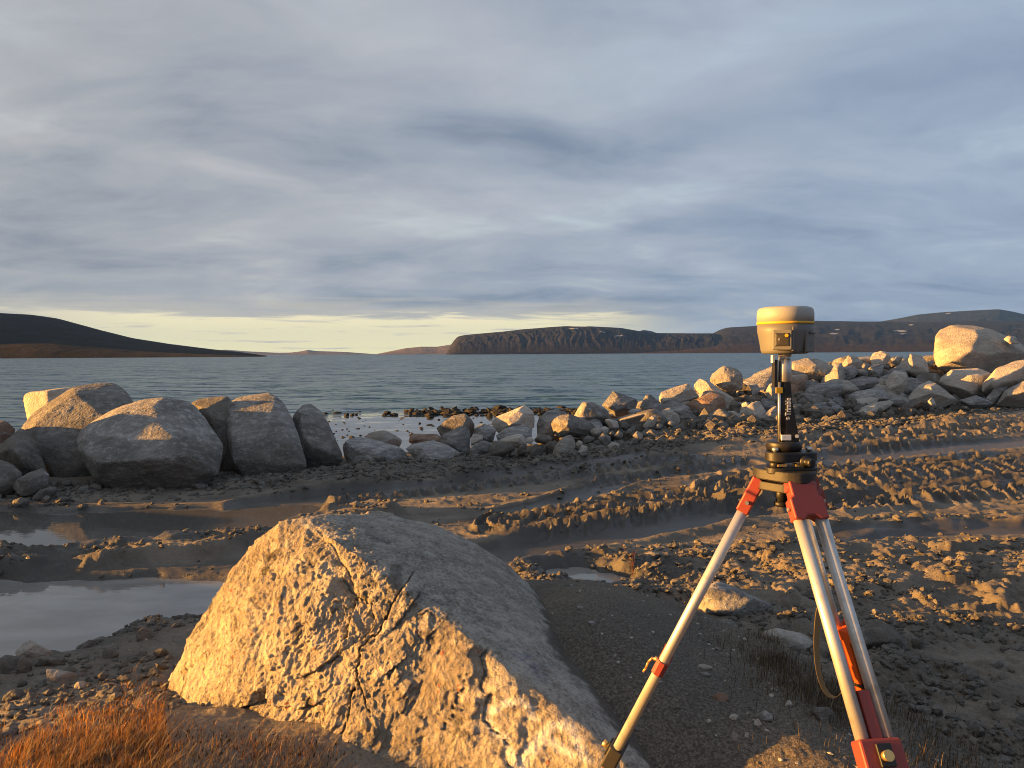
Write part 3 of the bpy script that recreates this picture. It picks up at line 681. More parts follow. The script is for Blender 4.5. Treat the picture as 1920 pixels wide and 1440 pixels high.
B('dark low boulder with a sunlit crown under the leaning boulder', [(0, 845), (12, 826), (38, 803), (60, 812), (84, 870), (97, 902), (60, 912), (0, 885), (-40, 866)], 10.5, group=GL, mat=RM_soil, seed=8, front=[(22, 845, 1), (50, 870, .9)], amp=.05)
B('dark rounded boulder in front at the left edge of the view', [(-70, 850), (0, 859), (22, 868), (45, 886), (42, 910), (10, 938), (-60, 945)], 9.6, group=GL, mat=RM_soil, seed=9, p=12)
B('grey flat sided slab at the foot of the leaning boulder', [(15, 918), (30, 900), (52, 887), (80, 877), (93, 890), (90, 912), (58, 926), (25, 930)], 9.5, cat='rock', mat=RM_grey, seed=10, front=[(50, 905, 1), (78, 890, .7)])
for i, (px_, py_, dd, wm, hm) in enumerate([(-215, 770, 9.9, 1.25, 1.5), (-400, 792, 9.3, 1.7, 1.5), (-560, 780, 10.2, 1.6, 1.5), (-800, 790, 12.1, 1.7, 1.4)]):   # the row carried on out of view, added to shade the left boulders
    a = at_ground(px_, 905); f_ = FPX/dd
    B('unseen grey boulder carrying on the shore row, added to shade the left boulders', [(px_-wm*f_/2, 850), (px_-wm*f_*.35, py_-20), (px_, py_-50), (px_+wm*f_*.4, py_-10), (px_+wm*f_/2, 860), (px_+wm*f_*.3, 930), (px_-wm*f_*.3, 935)], dd, group='boulders of the shore row past the left side', mat=RM_grey, seed=40+i, sub=3)
SL = 'small stones at the foot of the left boulders'
for i, (pl, lb) in enumerate([
  ([(55, 936), (75, 918), (100, 911), (113, 918), (95, 932), (70, 940)], 'grey sloping stone below the flat sided slab'),
  ([(104, 907), (114, 896), (130, 896), (137, 907), (116, 918)], 'round dark stone tucked under the leaning boulder'),
  ([(137, 926), (150, 913), (167, 909), (167, 919), (155, 928)], 'flat grey stone under the left end of the broadest boulder'),
  ([(165, 916), (175, 906), (190, 909), (191, 919), (176, 923)], 'squat grey stone just right of the flat grey one'),
  ([(20, 940), (40, 932), (60, 938), (50, 950), (25, 952)], 'flat muddy stone left of the sloping stone'),
  ([(75, 938), (86, 928), (95, 931), (92, 941), (80, 944)], 'sunlit nub of stone below the sloping one'),
  ([(100, 938), (118, 929), (130, 932), (124, 942), (106, 945)], 'flat stone with a sunlit back in the rubble at left'),
  ([(355, 912), (364, 905), (382, 906), (390, 915), (370, 921)], 'dark stone in the mud below the right end of the broadest boulder'),
  ([(371, 910), (378, 905), (391, 908), (390, 916), (376, 918)], 'small orange lit stone below the gap between two large boulders'),
  ([(464, 910), (470, 905), (483, 906), (488, 912), (470, 916)], 'small flat stone with an orange edge below the upright block'),
  ([(505, 893), (515, 886), (528, 887), (533, 896), (515, 902)], 'speckled stone against the foot of the upright block'),
  ([(565, 898), (580, 889), (598, 892), (604, 901), (585, 906)], 'dark stone below the pointed boulder'),
  ([(516, 922), (530, 914), (560, 909), (578, 911), (560, 918), (530, 927)], 'long mud caked stone lying in the wheel track'),
  ([(255, 925), (266, 919), (274, 921), (270, 928), (260, 929)], 'tiny orange stone on the wet mud below the broadest boulder')]):
    c_ = np.array(pl, float); d_ = at_ground(c_[:, 0].mean(), c_[:, 1].max()-1); d_ = float((d_-CAM)@FW)
    B(lb, pl, d_+.05, cat='stone', group=SL, mat=RM_soil if i % 2 else RM_grey, seed=60+i, sub=3, name='stone')

# middle: slabs and blocks between the left row and the rubble bank
GM = 'slabs and blocks between the left row and the rubble bank'
B('long grey slab with pale streaks, first right of the pointed boulder', [(642, 839), (648, 828), (659, 821), (681, 819), (702, 825), (720, 831), (740, 836), (765, 849), (780, 860), (746, 869), (696, 879), (665, 878), (645, 857)], 12.4, group=GM, mat=RM_slate, seed=70, sub=5, front=[(660, 835, .5), (655, 850, .6), (720, 850, .9), (750, 858, .6), (690, 868, .8)], amp=.05)
B('low boulder with a bright sunlit left end behind the long grey slab', [(685, 822), (690, 813), (699, 808), (720, 806), (735, 813), (751, 822), (756, 831), (755, 840), (725, 842), (705, 836)], 13.6, group=GM, mat=RM_pale, seed=71, front=[(708, 812, .8), (708, 832, .9), (740, 828, .6)])
B('grey slab with a dark cleft left side, second from the pointed boulder', [(761, 841), (772, 832), (812, 825), (840, 835), (856, 844), (871, 855), (878, 861), (840, 868), (800, 868), (777, 858)], 12.4, group=GM, mat=RM_slate, seed=72, sub=5, front=[(785, 842, .9), (800, 860, 1), (840, 850, .7)], amp=.05)
B('flat brown topped block behind the cleft slab', [(766, 831), (768, 818), (773, 813), (800, 814), (822, 814), (832, 828), (825, 838), (785, 836)], 13.3, group=GM, mat=RM_rust, seed=73, front=[(775, 822, .9), (800, 830, .7), (820, 826, .7)])
B('dark block with a sunlit top edge at the right of the cleft slab', [(815, 826), (838, 811), (862, 799), (876, 799), (882, 812), (880, 850), (866, 856), (842, 844)], 12.9, group=GM, mat=RM_slate, seed=74, front=[(836, 826, .6), (866, 812, .8), (862, 840, .9)])
B('tall grey boulder standing behind the dark block, sun on its lower left nose', [(818, 803), (830, 796), (836, 788), (850, 779), (872, 775), (882, 784), (892, 799), (895, 812), (879, 826), (826, 824)], 13.8, group=GM, mat=RM_grey, seed=75, front=[(838, 795, .8), (875, 785, .7), (860, 808, 1)])
B('orange lit wedge shaped boulder with a shaded right side and a peaked top', [(922, 790), (930, 781), (960, 770), (987, 759), (998, 767), (1004, 780), (1007, 791), (1004, 802), (972, 802), (952, 803), (934, 808), (925, 801)], 14.0, group=GM, mat=RM_pale, seed=76, sub=5, p=26, front=[(985, 764, .7), (962, 788, 1.15), (957, 800, 1), (995, 795, .6)], amp=.045)
B('dark veined boulder in the hollow left of the orange wedge', [(888, 806), (895, 799), (906, 794), (920, 798), (931, 806), (928, 816), (924, 828), (905, 836), (885, 825)], 13.4, group=GM, mat=RM_slate, seed=77)
B('small boulder glowing orange all over below the dark veined one', [(880, 826), (884, 819), (891, 813), (904, 816), (906, 823), (897, 831), (882, 837)], 12.8, group=GM, mat=RM_pale, seed=78, front=[(893, 822, .5), (900, 822, .7)])
B('speckled grey boulder right under the orange wedge', [(930, 816), (947, 803), (965, 799), (980, 797), (997, 802), (1000, 815), (995, 825), (965, 832), (935, 829)], 13.2, group=GM, mat=RM_slate, seed=79, sub=5)
B('low slab with a dark top and pale lower face left of the grey round block', [(881, 842), (890, 832), (906, 826), (920, 829), (921, 842), (915, 849), (888, 853)], 12.6, group=GM, mat=RM_slate, seed=80)
B('rounded brown grey block at the front of the middle rubble', [(916, 843), (919, 832), (927, 825), (946, 828), (966, 835), (967, 843), (947, 850), (935, 856), (918, 857)], 12.3, group=GM, mat=RM_soil, seed=81, p=12)
B('flattish boulder with pale sunlit left end above the brown block', [(934, 826), (950, 818), (976, 813), (984, 816), (988, 832), (976, 840), (960, 836)], 12.7, group=GM, mat=RM_pale, seed=82, front=[(974, 820, 1), (970, 832, .9)])
B('dark flat topped boulder standing right of the orange wedge', [(1005, 795), (1010, 784), (1026, 770), (1037, 768), (1060, 771), (1066, 781), (1045, 800), (1036, 818), (1004, 820)], 14.1, group=GM, mat=RM_slate, seed=83, front=[(1020, 788, .9), (1022, 810, .8), (1045, 785, .6)])
B('boulder with a round sunlit left face and long dark back sloping right', [(1034, 795), (1036, 786), (1050, 779), (1067, 777), (1092, 784), (1112, 793), (1124, 803), (1105, 815), (1065, 812), (1047, 818), (1037, 808)], 13.6, group=GM, mat=RM_grey, seed=84, sub=5, front=[(1066, 790, 1.1), (1060, 808, 1.0), (1095, 800, .7)], amp=.05)
B('smooth pale boulder standing upright in the muddy rubble', [(1033, 856), (1038, 842), (1046, 829), (1056, 819), (1070, 814), (1079, 826), (1078, 842), (1062, 854), (1040, 858)], 12.6, group=GM, mat=RM_pale, seed=85, p=14, amp=.035, sub=5)
for i, (pl, lb) in enumerate([
  ([(969, 846), (974, 836), (981, 830), (988, 835), (987, 848), (973, 854)], 'upright muddy stone right of the brown block'),
  ([(1000, 825), (1010, 816), (1031, 815), (1037, 823), (1022, 832), (1004, 831)], 'muddy flat stone behind the smooth pale boulder'),
  ([(987, 848), (1003, 832), (1019, 834), (1023, 846), (1010, 857), (990, 856)], 'mud covered lump left of the smooth pale boulder'),
  ([(931, 853), (942, 843), (951, 843), (953, 851), (940, 857)], 'small pale wedge at the foot of the brown block'),
  ([(952, 852), (958, 841), (967, 841), (968, 853), (958, 856)], 'small round stone beside the pale wedge'),
  ([(1022, 856), (1030, 850), (1042, 853), (1040, 862), (1026, 863)], 'muddy stone in front of the smooth pale boulder'),
  ([(985, 822), (996, 818), (1002, 825), (996, 832), (986, 830)], 'pale chip of rock beside the speckled grey boulder')]):
    B(lb, pl, 12.5-.03*i, cat='stone', group='small stones in the middle rubble', mat=RM_soil if i != 3 and i != 6 else RM_pale, seed=90+i, sub=3, name='stone')

# rubble bank on the right
GR = 'boulders of the rubble bank on the right'
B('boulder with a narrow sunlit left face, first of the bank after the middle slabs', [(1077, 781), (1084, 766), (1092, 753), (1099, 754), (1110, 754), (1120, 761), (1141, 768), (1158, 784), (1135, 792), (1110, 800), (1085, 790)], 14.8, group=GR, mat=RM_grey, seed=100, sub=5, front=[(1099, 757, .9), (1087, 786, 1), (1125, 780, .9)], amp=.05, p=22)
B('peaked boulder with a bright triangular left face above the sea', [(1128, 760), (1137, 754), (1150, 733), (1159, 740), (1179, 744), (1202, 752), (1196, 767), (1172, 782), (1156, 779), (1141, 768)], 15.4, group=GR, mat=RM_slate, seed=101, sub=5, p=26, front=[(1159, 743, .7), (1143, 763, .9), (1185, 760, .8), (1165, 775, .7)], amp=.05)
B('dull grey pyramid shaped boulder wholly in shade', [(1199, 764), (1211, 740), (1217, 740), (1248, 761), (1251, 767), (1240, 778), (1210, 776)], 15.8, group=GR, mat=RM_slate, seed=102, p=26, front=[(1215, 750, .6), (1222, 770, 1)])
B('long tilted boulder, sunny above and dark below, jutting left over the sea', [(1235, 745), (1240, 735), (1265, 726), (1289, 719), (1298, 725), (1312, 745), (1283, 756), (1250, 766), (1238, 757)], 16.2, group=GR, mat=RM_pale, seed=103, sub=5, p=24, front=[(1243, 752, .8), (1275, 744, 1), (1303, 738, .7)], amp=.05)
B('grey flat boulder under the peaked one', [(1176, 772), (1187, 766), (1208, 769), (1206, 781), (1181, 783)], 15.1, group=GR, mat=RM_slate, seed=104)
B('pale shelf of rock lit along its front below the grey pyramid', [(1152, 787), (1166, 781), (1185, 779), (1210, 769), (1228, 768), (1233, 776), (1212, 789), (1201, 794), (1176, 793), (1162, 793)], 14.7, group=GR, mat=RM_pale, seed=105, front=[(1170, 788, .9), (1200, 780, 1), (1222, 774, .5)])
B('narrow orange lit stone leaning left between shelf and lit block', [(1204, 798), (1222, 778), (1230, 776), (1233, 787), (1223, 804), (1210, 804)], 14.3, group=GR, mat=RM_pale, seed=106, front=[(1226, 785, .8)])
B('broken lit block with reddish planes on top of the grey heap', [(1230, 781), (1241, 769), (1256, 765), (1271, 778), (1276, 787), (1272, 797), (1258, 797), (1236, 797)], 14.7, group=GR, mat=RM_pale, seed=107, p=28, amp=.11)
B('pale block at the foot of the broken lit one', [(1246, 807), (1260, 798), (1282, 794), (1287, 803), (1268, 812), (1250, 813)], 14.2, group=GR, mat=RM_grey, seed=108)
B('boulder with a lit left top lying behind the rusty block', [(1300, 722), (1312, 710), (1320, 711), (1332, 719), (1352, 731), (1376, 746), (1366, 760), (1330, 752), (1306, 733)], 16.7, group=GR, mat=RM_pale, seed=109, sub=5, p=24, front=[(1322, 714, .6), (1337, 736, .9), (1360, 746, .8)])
B('rough topped boulder perched high with a dark underside', [(1329, 715), (1335, 702), (1345, 699), (1357, 685), (1380, 691), (1391, 700), (1394, 716), (1391, 732), (1377, 734), (1363, 735), (1345, 725)], 17.2, group=GR, mat=RM_pale, seed=110, sub=5, p=20, front=[(1347, 722, .7), (1372, 717, 1), (1385, 703, .8), (1360, 700, .7)], amp=.085, sink=0)
B('rusty brown faced block with a dark right side', [(1280, 761), (1296, 752), (1325, 740), (1336, 734), (1358, 744), (1367, 771), (1347, 783), (1340, 789), (1315, 787), (1299, 778)], 16.0, group=GR, mat=RM_rust, seed=111, sub=5, p=26, front=[(1326, 743, .8), (1341, 783, 1), (1312, 775, .8)], amp=.045)
B('grey low boulder at the left of the rusty block', [(1255, 768), (1280, 759), (1291, 762), (1301, 778), (1274, 783)], 15.8, group=GR, mat=RM_slate, seed=112)
B('great slanting slab rising to the right behind the survey pole', [(1360, 762), (1376, 747), (1394, 715), (1420, 699), (1449, 685), (1466, 690), (1472, 735), (1440, 775), (1415, 789), (1366, 786)], 17.8, group=GR, mat=RM_slate, seed=113, sub=5, p=26, th=.6, front=[(1396, 722, .6), (1450, 692, .7), (1410, 765, .9), (1455, 750, .7)], amp=.04)
B('small upright stone with a sunlit face at the foot of the slanting slab', [(1386, 776), (1391, 756), (1399, 753), (1405, 759), (1416, 767), (1415, 783), (1402, 786)], 15.8, group=GR, mat=RM_pale, seed=114, p=26, front=[(1403, 760, .8), (1402, 782, 1)])
B('square block with a lit top left of the survey pole', [(1419, 768), (1429, 746), (1452, 751), (1456, 761), (1432, 782), (1420, 783)], 16.1, group=GR, mat=RM_slate, seed=115, p=28, front=[(1427, 762, 1), (1450, 764, .8)])
B('lit rounded boulder half hidden by the survey pole', [(1433, 738), (1442, 721), (1452, 716), (1460, 725), (1458, 752), (1444, 754)], 16.4, group=GR, mat=RM_pale, seed=116)
B('pale sloping stone at the mud line left of the survey pole', [(1426, 784), (1440, 769), (1455, 759), (1462, 772), (1459, 790), (1435, 790)], 15.5, group=GR, mat=RM_pale, seed=117)
B('bluish slab lying on the mud right of the rusty block', [(1341, 782), (1355, 770), (1368, 775), (1378, 793), (1364, 798), (1348, 795)], 15.3, group=GR, mat=RM_slate, seed=118)
B('low boulder with a sunlit left end beside the bluish slab', [(1356, 779), (1367, 770), (1377, 771), (1396, 780), (1407, 789), (1376, 794)], 15.5, group=GR, mat=RM_pale, seed=119)
B('tan topped stone right of the pale block', [(1274, 786), (1283, 774), (1297, 775), (1312, 784), (1314, 792), (1290, 794)], 15.1, group=GR, mat=RM_grey, seed=120)
B('grey angular stone below the rusty block', [(1320, 797), (1327, 780), (1338, 784), (1346, 796), (1332, 804)], 14.9, group=GR, mat=RM_slate, seed=121)
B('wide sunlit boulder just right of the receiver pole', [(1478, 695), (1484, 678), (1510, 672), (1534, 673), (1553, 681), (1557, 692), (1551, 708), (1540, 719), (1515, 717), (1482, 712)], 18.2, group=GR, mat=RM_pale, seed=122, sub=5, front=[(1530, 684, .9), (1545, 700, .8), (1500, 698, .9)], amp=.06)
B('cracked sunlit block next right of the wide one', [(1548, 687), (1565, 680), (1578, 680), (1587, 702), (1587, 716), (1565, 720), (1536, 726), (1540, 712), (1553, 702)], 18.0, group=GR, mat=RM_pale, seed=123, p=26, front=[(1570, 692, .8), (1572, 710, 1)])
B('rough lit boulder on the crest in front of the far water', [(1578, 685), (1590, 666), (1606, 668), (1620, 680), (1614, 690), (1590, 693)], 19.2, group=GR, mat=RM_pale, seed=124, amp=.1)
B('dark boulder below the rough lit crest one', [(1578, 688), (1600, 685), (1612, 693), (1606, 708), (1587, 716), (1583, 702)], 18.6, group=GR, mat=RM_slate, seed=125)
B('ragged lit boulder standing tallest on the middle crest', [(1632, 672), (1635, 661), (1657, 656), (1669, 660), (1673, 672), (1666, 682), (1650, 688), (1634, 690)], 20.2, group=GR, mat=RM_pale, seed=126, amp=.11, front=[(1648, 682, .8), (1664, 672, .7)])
B('dark angular block under the tallest crest boulder', [(1616, 703), (1627, 694), (1635, 685), (1657, 681), (1663, 685), (1653, 708), (1630, 710)], 19.6, group=GR, mat=RM_slate, seed=127, p=26)
B('small dark boulder in the dip of the crest', [(1608, 696), (1620, 680), (1633, 683), (1632, 694), (1616, 704)], 19.6, group=GR, mat=RM_slate, seed=128)
B('brown shaded boulder right behind the pole bracket', [(1478, 714), (1510, 710), (1516, 714), (1511, 727), (1501, 752), (1480, 754)], 17.5, group=GR, mat=RM_rust, seed=129)
B('dark broad boulder under the cracked sunlit block', [(1499, 750), (1511, 730), (1522, 720), (1540, 723), (1578, 715), (1583, 725), (1574, 744), (1546, 746), (1525, 748)], 17.4, group=GR, mat=RM_slate, seed=130, sub=5)
B('flat dark layered slab in the middle of the bank', [(1580, 730), (1590, 713), (1615, 705), (1647, 706), (1657, 711), (1641, 724), (1600, 738)], 18.2, group=GR, mat=RM_slate, seed=131, front=[(1600, 722, .9), (1635, 715, .8)])
B('long slab with a tan sunlit front edge', [(1578, 746), (1602, 734), (1650, 726), (1673, 743), (1676, 750), (1640, 754), (1594, 754)], 17.6, group=GR, mat=RM_slate, seed=132, front=[(1595, 749, 1), (1650, 735, .8), (1660, 747, .9)])
B('pale block with white streaks behind the striped boulder', [(1519, 752), (1525, 738), (1538, 738), (1551, 739), (1578, 745), (1596, 756), (1598, 768), (1580, 778), (1540, 765)], 17.2, group=GR, mat=RM_slate, seed=133, sub=5, front=[(1540, 748, .9), (1580, 760, .9)])
B('striped white and grey boulder at the mud line right of the pole', [(1484, 772), (1488, 763), (1507, 756), (1540, 751), (1565, 754), (1583, 766), (1572, 783), (1552, 787), (1510, 785), (1491, 778)], 16.7, group=GR, mat=RM_slate, seed=134, sub=5, front=[(1512, 766, 1), (1545, 758, .8), (1560, 775, .9)])
B('narrow slab with a lit front under the tan edged slab', [(1595, 756), (1602, 748), (1632, 745), (1653, 747), (1641, 758), (1627, 763), (1600, 763)], 17.2, group=GR, mat=RM_pale, seed=135)
B('long sloping boulder with a golden lit nose at the mud line', [(1588, 776), (1601, 768), (1640, 755), (1669, 749), (1676, 757), (1652, 768), (1630, 788), (1600, 794), (1591, 788)], 16.8, group=GR, mat=RM_pale, seed=136, sub=5, front=[(1605, 774, .9), (1630, 778, .9), (1650, 758, .6)])
B('pointed boulder with a lit left plane on the crest', [(1679, 689), (1693, 676), (1708, 663), (1727, 666), (1739, 680), (1742, 697), (1720, 706), (1700, 698)], 20.2, group=GR, mat=RM_pale, seed=137, p=26, front=[(1709, 668, .7), (1702, 692, 1), (1728, 690, .7)])
B('small rough stone at the left shoulder of the pointed boulder', [(1672, 680), (1682, 667), (1694, 668), (1684, 688)], 20.6, group=GR, mat=RM_pale, seed=138)
B('tiny square sunlit stone left of the giant boulder', [(1738, 679), (1749, 674), (1751, 685), (1740, 686)], 20.6, cat='stone', group=GR, mat=RM_pale, seed=139, sub=3)
B('jagged block with two lit planes set among dark stones', [(1657, 716), (1668, 703), (1677, 694), (1699, 699), (1704, 713), (1699, 730), (1683, 741), (1668, 734)], 18.2, group=GR, mat=RM_pale, seed=140, p=28, amp=.1, front=[(1680, 705, .7), (1690, 722, 1), (1700, 708, .5)])
B('dark boulder behind the jagged block', [(1636, 728), (1650, 707), (1674, 699), (1682, 732), (1665, 738)], 18.7, group=GR, mat=RM_slate, seed=141)
B('brown shaded boulder under the pointed one', [(1704, 740), (1713, 714), (1723, 701), (1757, 699), (1764, 711), (1750, 724), (1720, 736)], 19.2, group=GR, mat=RM_soil, seed=142)
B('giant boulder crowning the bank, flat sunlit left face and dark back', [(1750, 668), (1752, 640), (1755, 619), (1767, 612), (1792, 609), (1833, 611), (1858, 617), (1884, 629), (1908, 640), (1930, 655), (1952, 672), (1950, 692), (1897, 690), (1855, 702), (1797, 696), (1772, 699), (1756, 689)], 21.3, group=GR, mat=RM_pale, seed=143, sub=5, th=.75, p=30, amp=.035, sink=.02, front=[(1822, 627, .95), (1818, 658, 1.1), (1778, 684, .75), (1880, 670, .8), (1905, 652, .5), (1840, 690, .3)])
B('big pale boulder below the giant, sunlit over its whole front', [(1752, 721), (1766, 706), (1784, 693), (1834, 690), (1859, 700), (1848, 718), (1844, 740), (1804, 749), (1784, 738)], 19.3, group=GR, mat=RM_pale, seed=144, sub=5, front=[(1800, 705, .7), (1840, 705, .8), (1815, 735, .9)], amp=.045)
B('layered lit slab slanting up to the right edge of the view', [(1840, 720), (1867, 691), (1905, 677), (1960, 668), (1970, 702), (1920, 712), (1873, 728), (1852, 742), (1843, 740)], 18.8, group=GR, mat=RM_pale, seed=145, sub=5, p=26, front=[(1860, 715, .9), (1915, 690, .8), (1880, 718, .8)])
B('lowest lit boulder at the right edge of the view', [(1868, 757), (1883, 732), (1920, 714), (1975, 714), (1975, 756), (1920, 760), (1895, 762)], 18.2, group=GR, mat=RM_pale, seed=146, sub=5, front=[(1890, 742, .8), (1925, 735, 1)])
B('crumbly grey stone between the two lit slabs at right', [(1845, 750), (1866, 727), (1890, 725), (1876, 743), (1862, 757)], 18.4, group=GR, mat=RM_grey, seed=147, amp=.13)
B('tent shaped boulder lit on its left, half covered with gravel', [(1696, 750), (1723, 722), (1742, 714), (1756, 719), (1768, 730), (1788, 740), (1800, 751), (1765, 762), (1715, 760)], 17.9, group=GR, mat=RM_pale, seed=148, sub=5, front=[(1735, 732, .9), (1755, 745, .9), (1780, 748, .6)])
B('gravel crusted lump at the foot of the tent shaped boulder', [(1692, 762), (1717, 747), (1743, 749), (1750, 760), (1708, 772)], 17.3, group=GR, mat=RM_soil, seed=149, amp=.12)
B('small standing lit stone in front of the tent shaped boulder', [(1739, 752), (1748, 744), (1756, 758), (1747, 764)], 17.0, cat='stone', group=GR, mat=RM_pale, seed=150, sub=3)
B('dark low slab under the big pale boulder', [(1798, 750), (1830, 741), (1851, 749), (1872, 759), (1820, 765)], 17.8, group=GR, mat=RM_slate, seed=151)
B('small grey wedge beside the tent shaped boulder', [(1680, 744), (1690, 736), (1704, 742), (1698, 751)], 18.1, cat='stone', group=GR, mat=RM_slate, seed=152, sub=3)
B('flat bluish slab left of the gravel crusted lump', [(1666, 751), (1680, 743), (1703, 751), (1690, 761), (1672, 759)], 17.4, group=GR, mat=RM_slate, seed=153)
B('smaller stone riding on the right shoulder of the giant boulder', [(1881, 636), (1890, 629), (1905, 631), (1912, 645), (1895, 646)], 21.0, cat='stone', group=GR, mat=RM_pale, seed=154, sub=3, sink=0)
# filling stones in the gaps of the bank
rg = np.random.RandomState(77)
SF = 'small stones filling gaps in the rubble bank'
for i in range(60):
    x_ = rg.uniform(1.4, 17); s_ = rg.uniform(.5, 3.6); y_ = np.interp(x_, EDGE[:, 0], EDGE[:, 1])+s_; r_ = rg.uniform(.20, .48)
    H = rg.normal(size=(14, 3)); H /= np.linalg.norm(H, axis=1)[:, None]; H *= r_*np.array([1.2, 1, .8])
    c, V, T = shape_rock(H, 3, 60, .06, 300+i)
    tag(obj('stone', fast_mesh('stone', V, T), [RM_slate, RM_pale, RM_grey][i % 3], None, (x_, y_, float(base_h(np.array([x_]), np.array([y_]))[0])+r_*.25)), 'small angular stone filling a gap between the big boulders of the bank', 'stone', SF)
pts = []; sz = []
for i in range(2000):
    x_ = rg.uniform(.6, 17.5); s_ = rg.uniform(-.35, 4.2); y_ = float(np.interp(x_, EDGE[:, 0], EDGE[:, 1]))+s_; pts.append((x_, y_, float(base_h(np.array([x_]), np.array([y_]))[0])+rg.uniform(0, .10))); sz.append(.035+.16*rg.rand()**2.5)
D_, T_ = ico(1); Vs = []; Ts = []
for i, (p_, s_) in enumerate(zip(pts, sz)):
    v_ = D_*(1+.5*(rg.rand(len(D_), 1)-.5))*s_*rg.uniform(.6, 1.3, 3); Vs.append(v_+p_); Ts.append(T_+i*len(D_))
tag(obj('bank_rubble', fast_mesh('bank_rubble', np.concatenate(Vs), np.concatenate(Ts), False), RM_soil), kind='stuff')
# loose heap of small grey stones at the foot of the bank
HP = [[(1134, 787), (1141, 785), (1159, 790), (1163, 805), (1155, 808), (1135, 795)], [(1162, 793), (1172, 789), (1183, 799), (1179, 807), (1166, 806)], [(1150, 818), (1160, 806), (1170, 814), (1165, 823)], [(1106, 807), (1122, 798), (1131, 806), (1123, 818), (1110, 817)], [(1211, 812), (1222, 802), (1235, 811), (1243, 817), (1232, 822), (1215, 820)], [(1171, 813), (1187, 799), (1192, 805), (1177, 817)], [(1185, 817), (1195, 808), (1206, 814), (1206, 825), (1192, 825)], [(1091, 825), (1102, 816), (1116, 820), (1112, 830), (1094, 831)], [(1121, 822), (1130, 811), (1146, 819), (1145, 831), (1134, 837)], [(1139, 837), (1147, 828), (1161, 831), (1168, 842), (1155, 848), (1142, 843)], [(1110, 842), (1126, 833), (1136, 835), (1135, 850), (1120, 851)], [(1109, 833), (1119, 825), (1133, 829), (1122, 837)], [(1083, 847), (1091, 834), (1102, 837), (1102, 851), (1088, 852)], [(1159, 829), (1166, 825), (1177, 836), (1169, 840)], [(1175, 836), (1187, 821), (1197, 822), (1196, 831), (1184, 837)], [(1079, 833), (1085, 825), (1092, 828), (1093, 836), (1083, 839)], [(1168, 843), (1176, 837), (1185, 841), (1178, 846)], [(1225, 825), (1240, 818), (1252, 822), (1245, 832), (1230, 833)], [(1125, 805), (1134, 798), (1142, 803), (1138, 813), (1128, 812)], [(1140, 812), (1149, 806), (1152, 814), (1145, 820)]]
LB = ['flat topped grey stone highest in the loose grey heap', 'square grey stone behind the leaning splinter of the heap', 'light grey faceted stone in the centre of the heap', 'brownish round stone at the upper left of the heap', 'wide pale stone at the right end of the grey heap', 'long splinter leaning left in the grey heap', 'bright grey stone near the right side of the heap', 'light cube like stone at the left of the heap', 'dull triangular stone in the middle of the heap', 'light pointed stone lowest in the middle of the heap', 'grey stone at the lower left of the pointed one', 'flat stone bridging the two left rows of the heap', 'squat grey stone right of the smooth upright boulder', 'thin slanting stone above the lowest pointed one', 'wedge of grey stone at the right of the thin slanting one', 'small round stone beside the smooth upright boulder', 'little flat stone at the lower right of the heap', 'mud sprinkled stone apart from the heap on its right', 'small block under the highest flat topped stone', 'small chip of stone behind the light faceted stone']
for i, (pl, lb) in enumerate(zip(HP, LB)):
    c_ = np.array(pl, float); yb = c_[:, 1].max(); B(lb, pl, 13.9-(yb-800)/52*1.2, cat='stone', group='loose heap of small grey stones at the foot of the bank', mat=RM_grey if i % 3 else RM_pale, seed=200+i, sub=3, p=24, name='stone', amp=.05)
rg = np.random.RandomState(5)
for i in range(46):
    px_ = rg.uniform(1082, 1262); py_ = rg.uniform(806, 850)-max(0, (px_-1170)*.18); s_ = rg.uniform(4, 9)
    an = np.sort(rg.rand(6)*6.28); pl = [(px_+s_*1.25*math.cos(a), py_+s_*math.sin(a)) for a in an+0*an]
    pl = [(px_+s_*1.25*math.cos(a), py_+s_*.9*math.sin(a)) for a in np.linspace(0, 6.28, 7)[:-1]+rg.uniform(-.3, .3, 6)]
    B('small angular grey stone packed into the loose heap', pl, 14.05-(py_-800)/52*1.2, cat='stone', group='small stones packed into the loose grey heap', mat=RM_grey, seed=240+i, sub=2, p=24, name='stone')
# ------------------------------------------------------------------ the big foreground boulder
RM_fore = rock_mat('foreground_granite', (.25, .205, .148), (.50, .435, .335), (.62, .56, .45), .9, .05, .9, 0, (1, 1, 1.5), paint=True, fine=1.5, bmp=.05)
def D3(px, py, d): return tuple(at_d(px, py, d))
H = [D3(548, 958, 3.45), D3(590, 955, 3.6), D3(700, 953, 3.8), D3(775, 968, 3.95), D3(865, 1003, 4.1), D3(945, 1050, 4.2), D3(1010, 1102, 4.15), D3(1060, 1160, 3.9),
     D3(770, 1075, 3.25), D3(905, 1188, 2.88), D3(1065, 1312, 2.55), D3(1215, 1440, 2.28), D3(1290, 1520, 2.2),
     D3(497, 990, 3.45), D3(455, 1020, 3.48), D3(398, 1090, 3.5), D3(345, 1180, 3.52), D3(318, 1250, 3.5), D3(298, 1340, 3.45), D3(278, 1400, 3.4),
     D3(420, 1180, 3.22), D3(500, 1250, 3.0), D3(560, 1120, 3.2), D3(760, 1330, 2.66), D3(620, 1430, 2.68), D3(900, 1500, 2.40), D3(700, 1580, 2.5), D3(400, 1450, 3.0)]
H += [(-1.7, 3.9, .1), (-1.0, 4.6, -.1), (.1, 4.6, 0), (.6, 3.4, .0), (.5, 2.2, .2), (-.3, 2.4, 0), (-1.2, 2.9, 0)]
c0, N, hh = hull_planes(np.array(H, float))
Dv, Tt = ico(8)
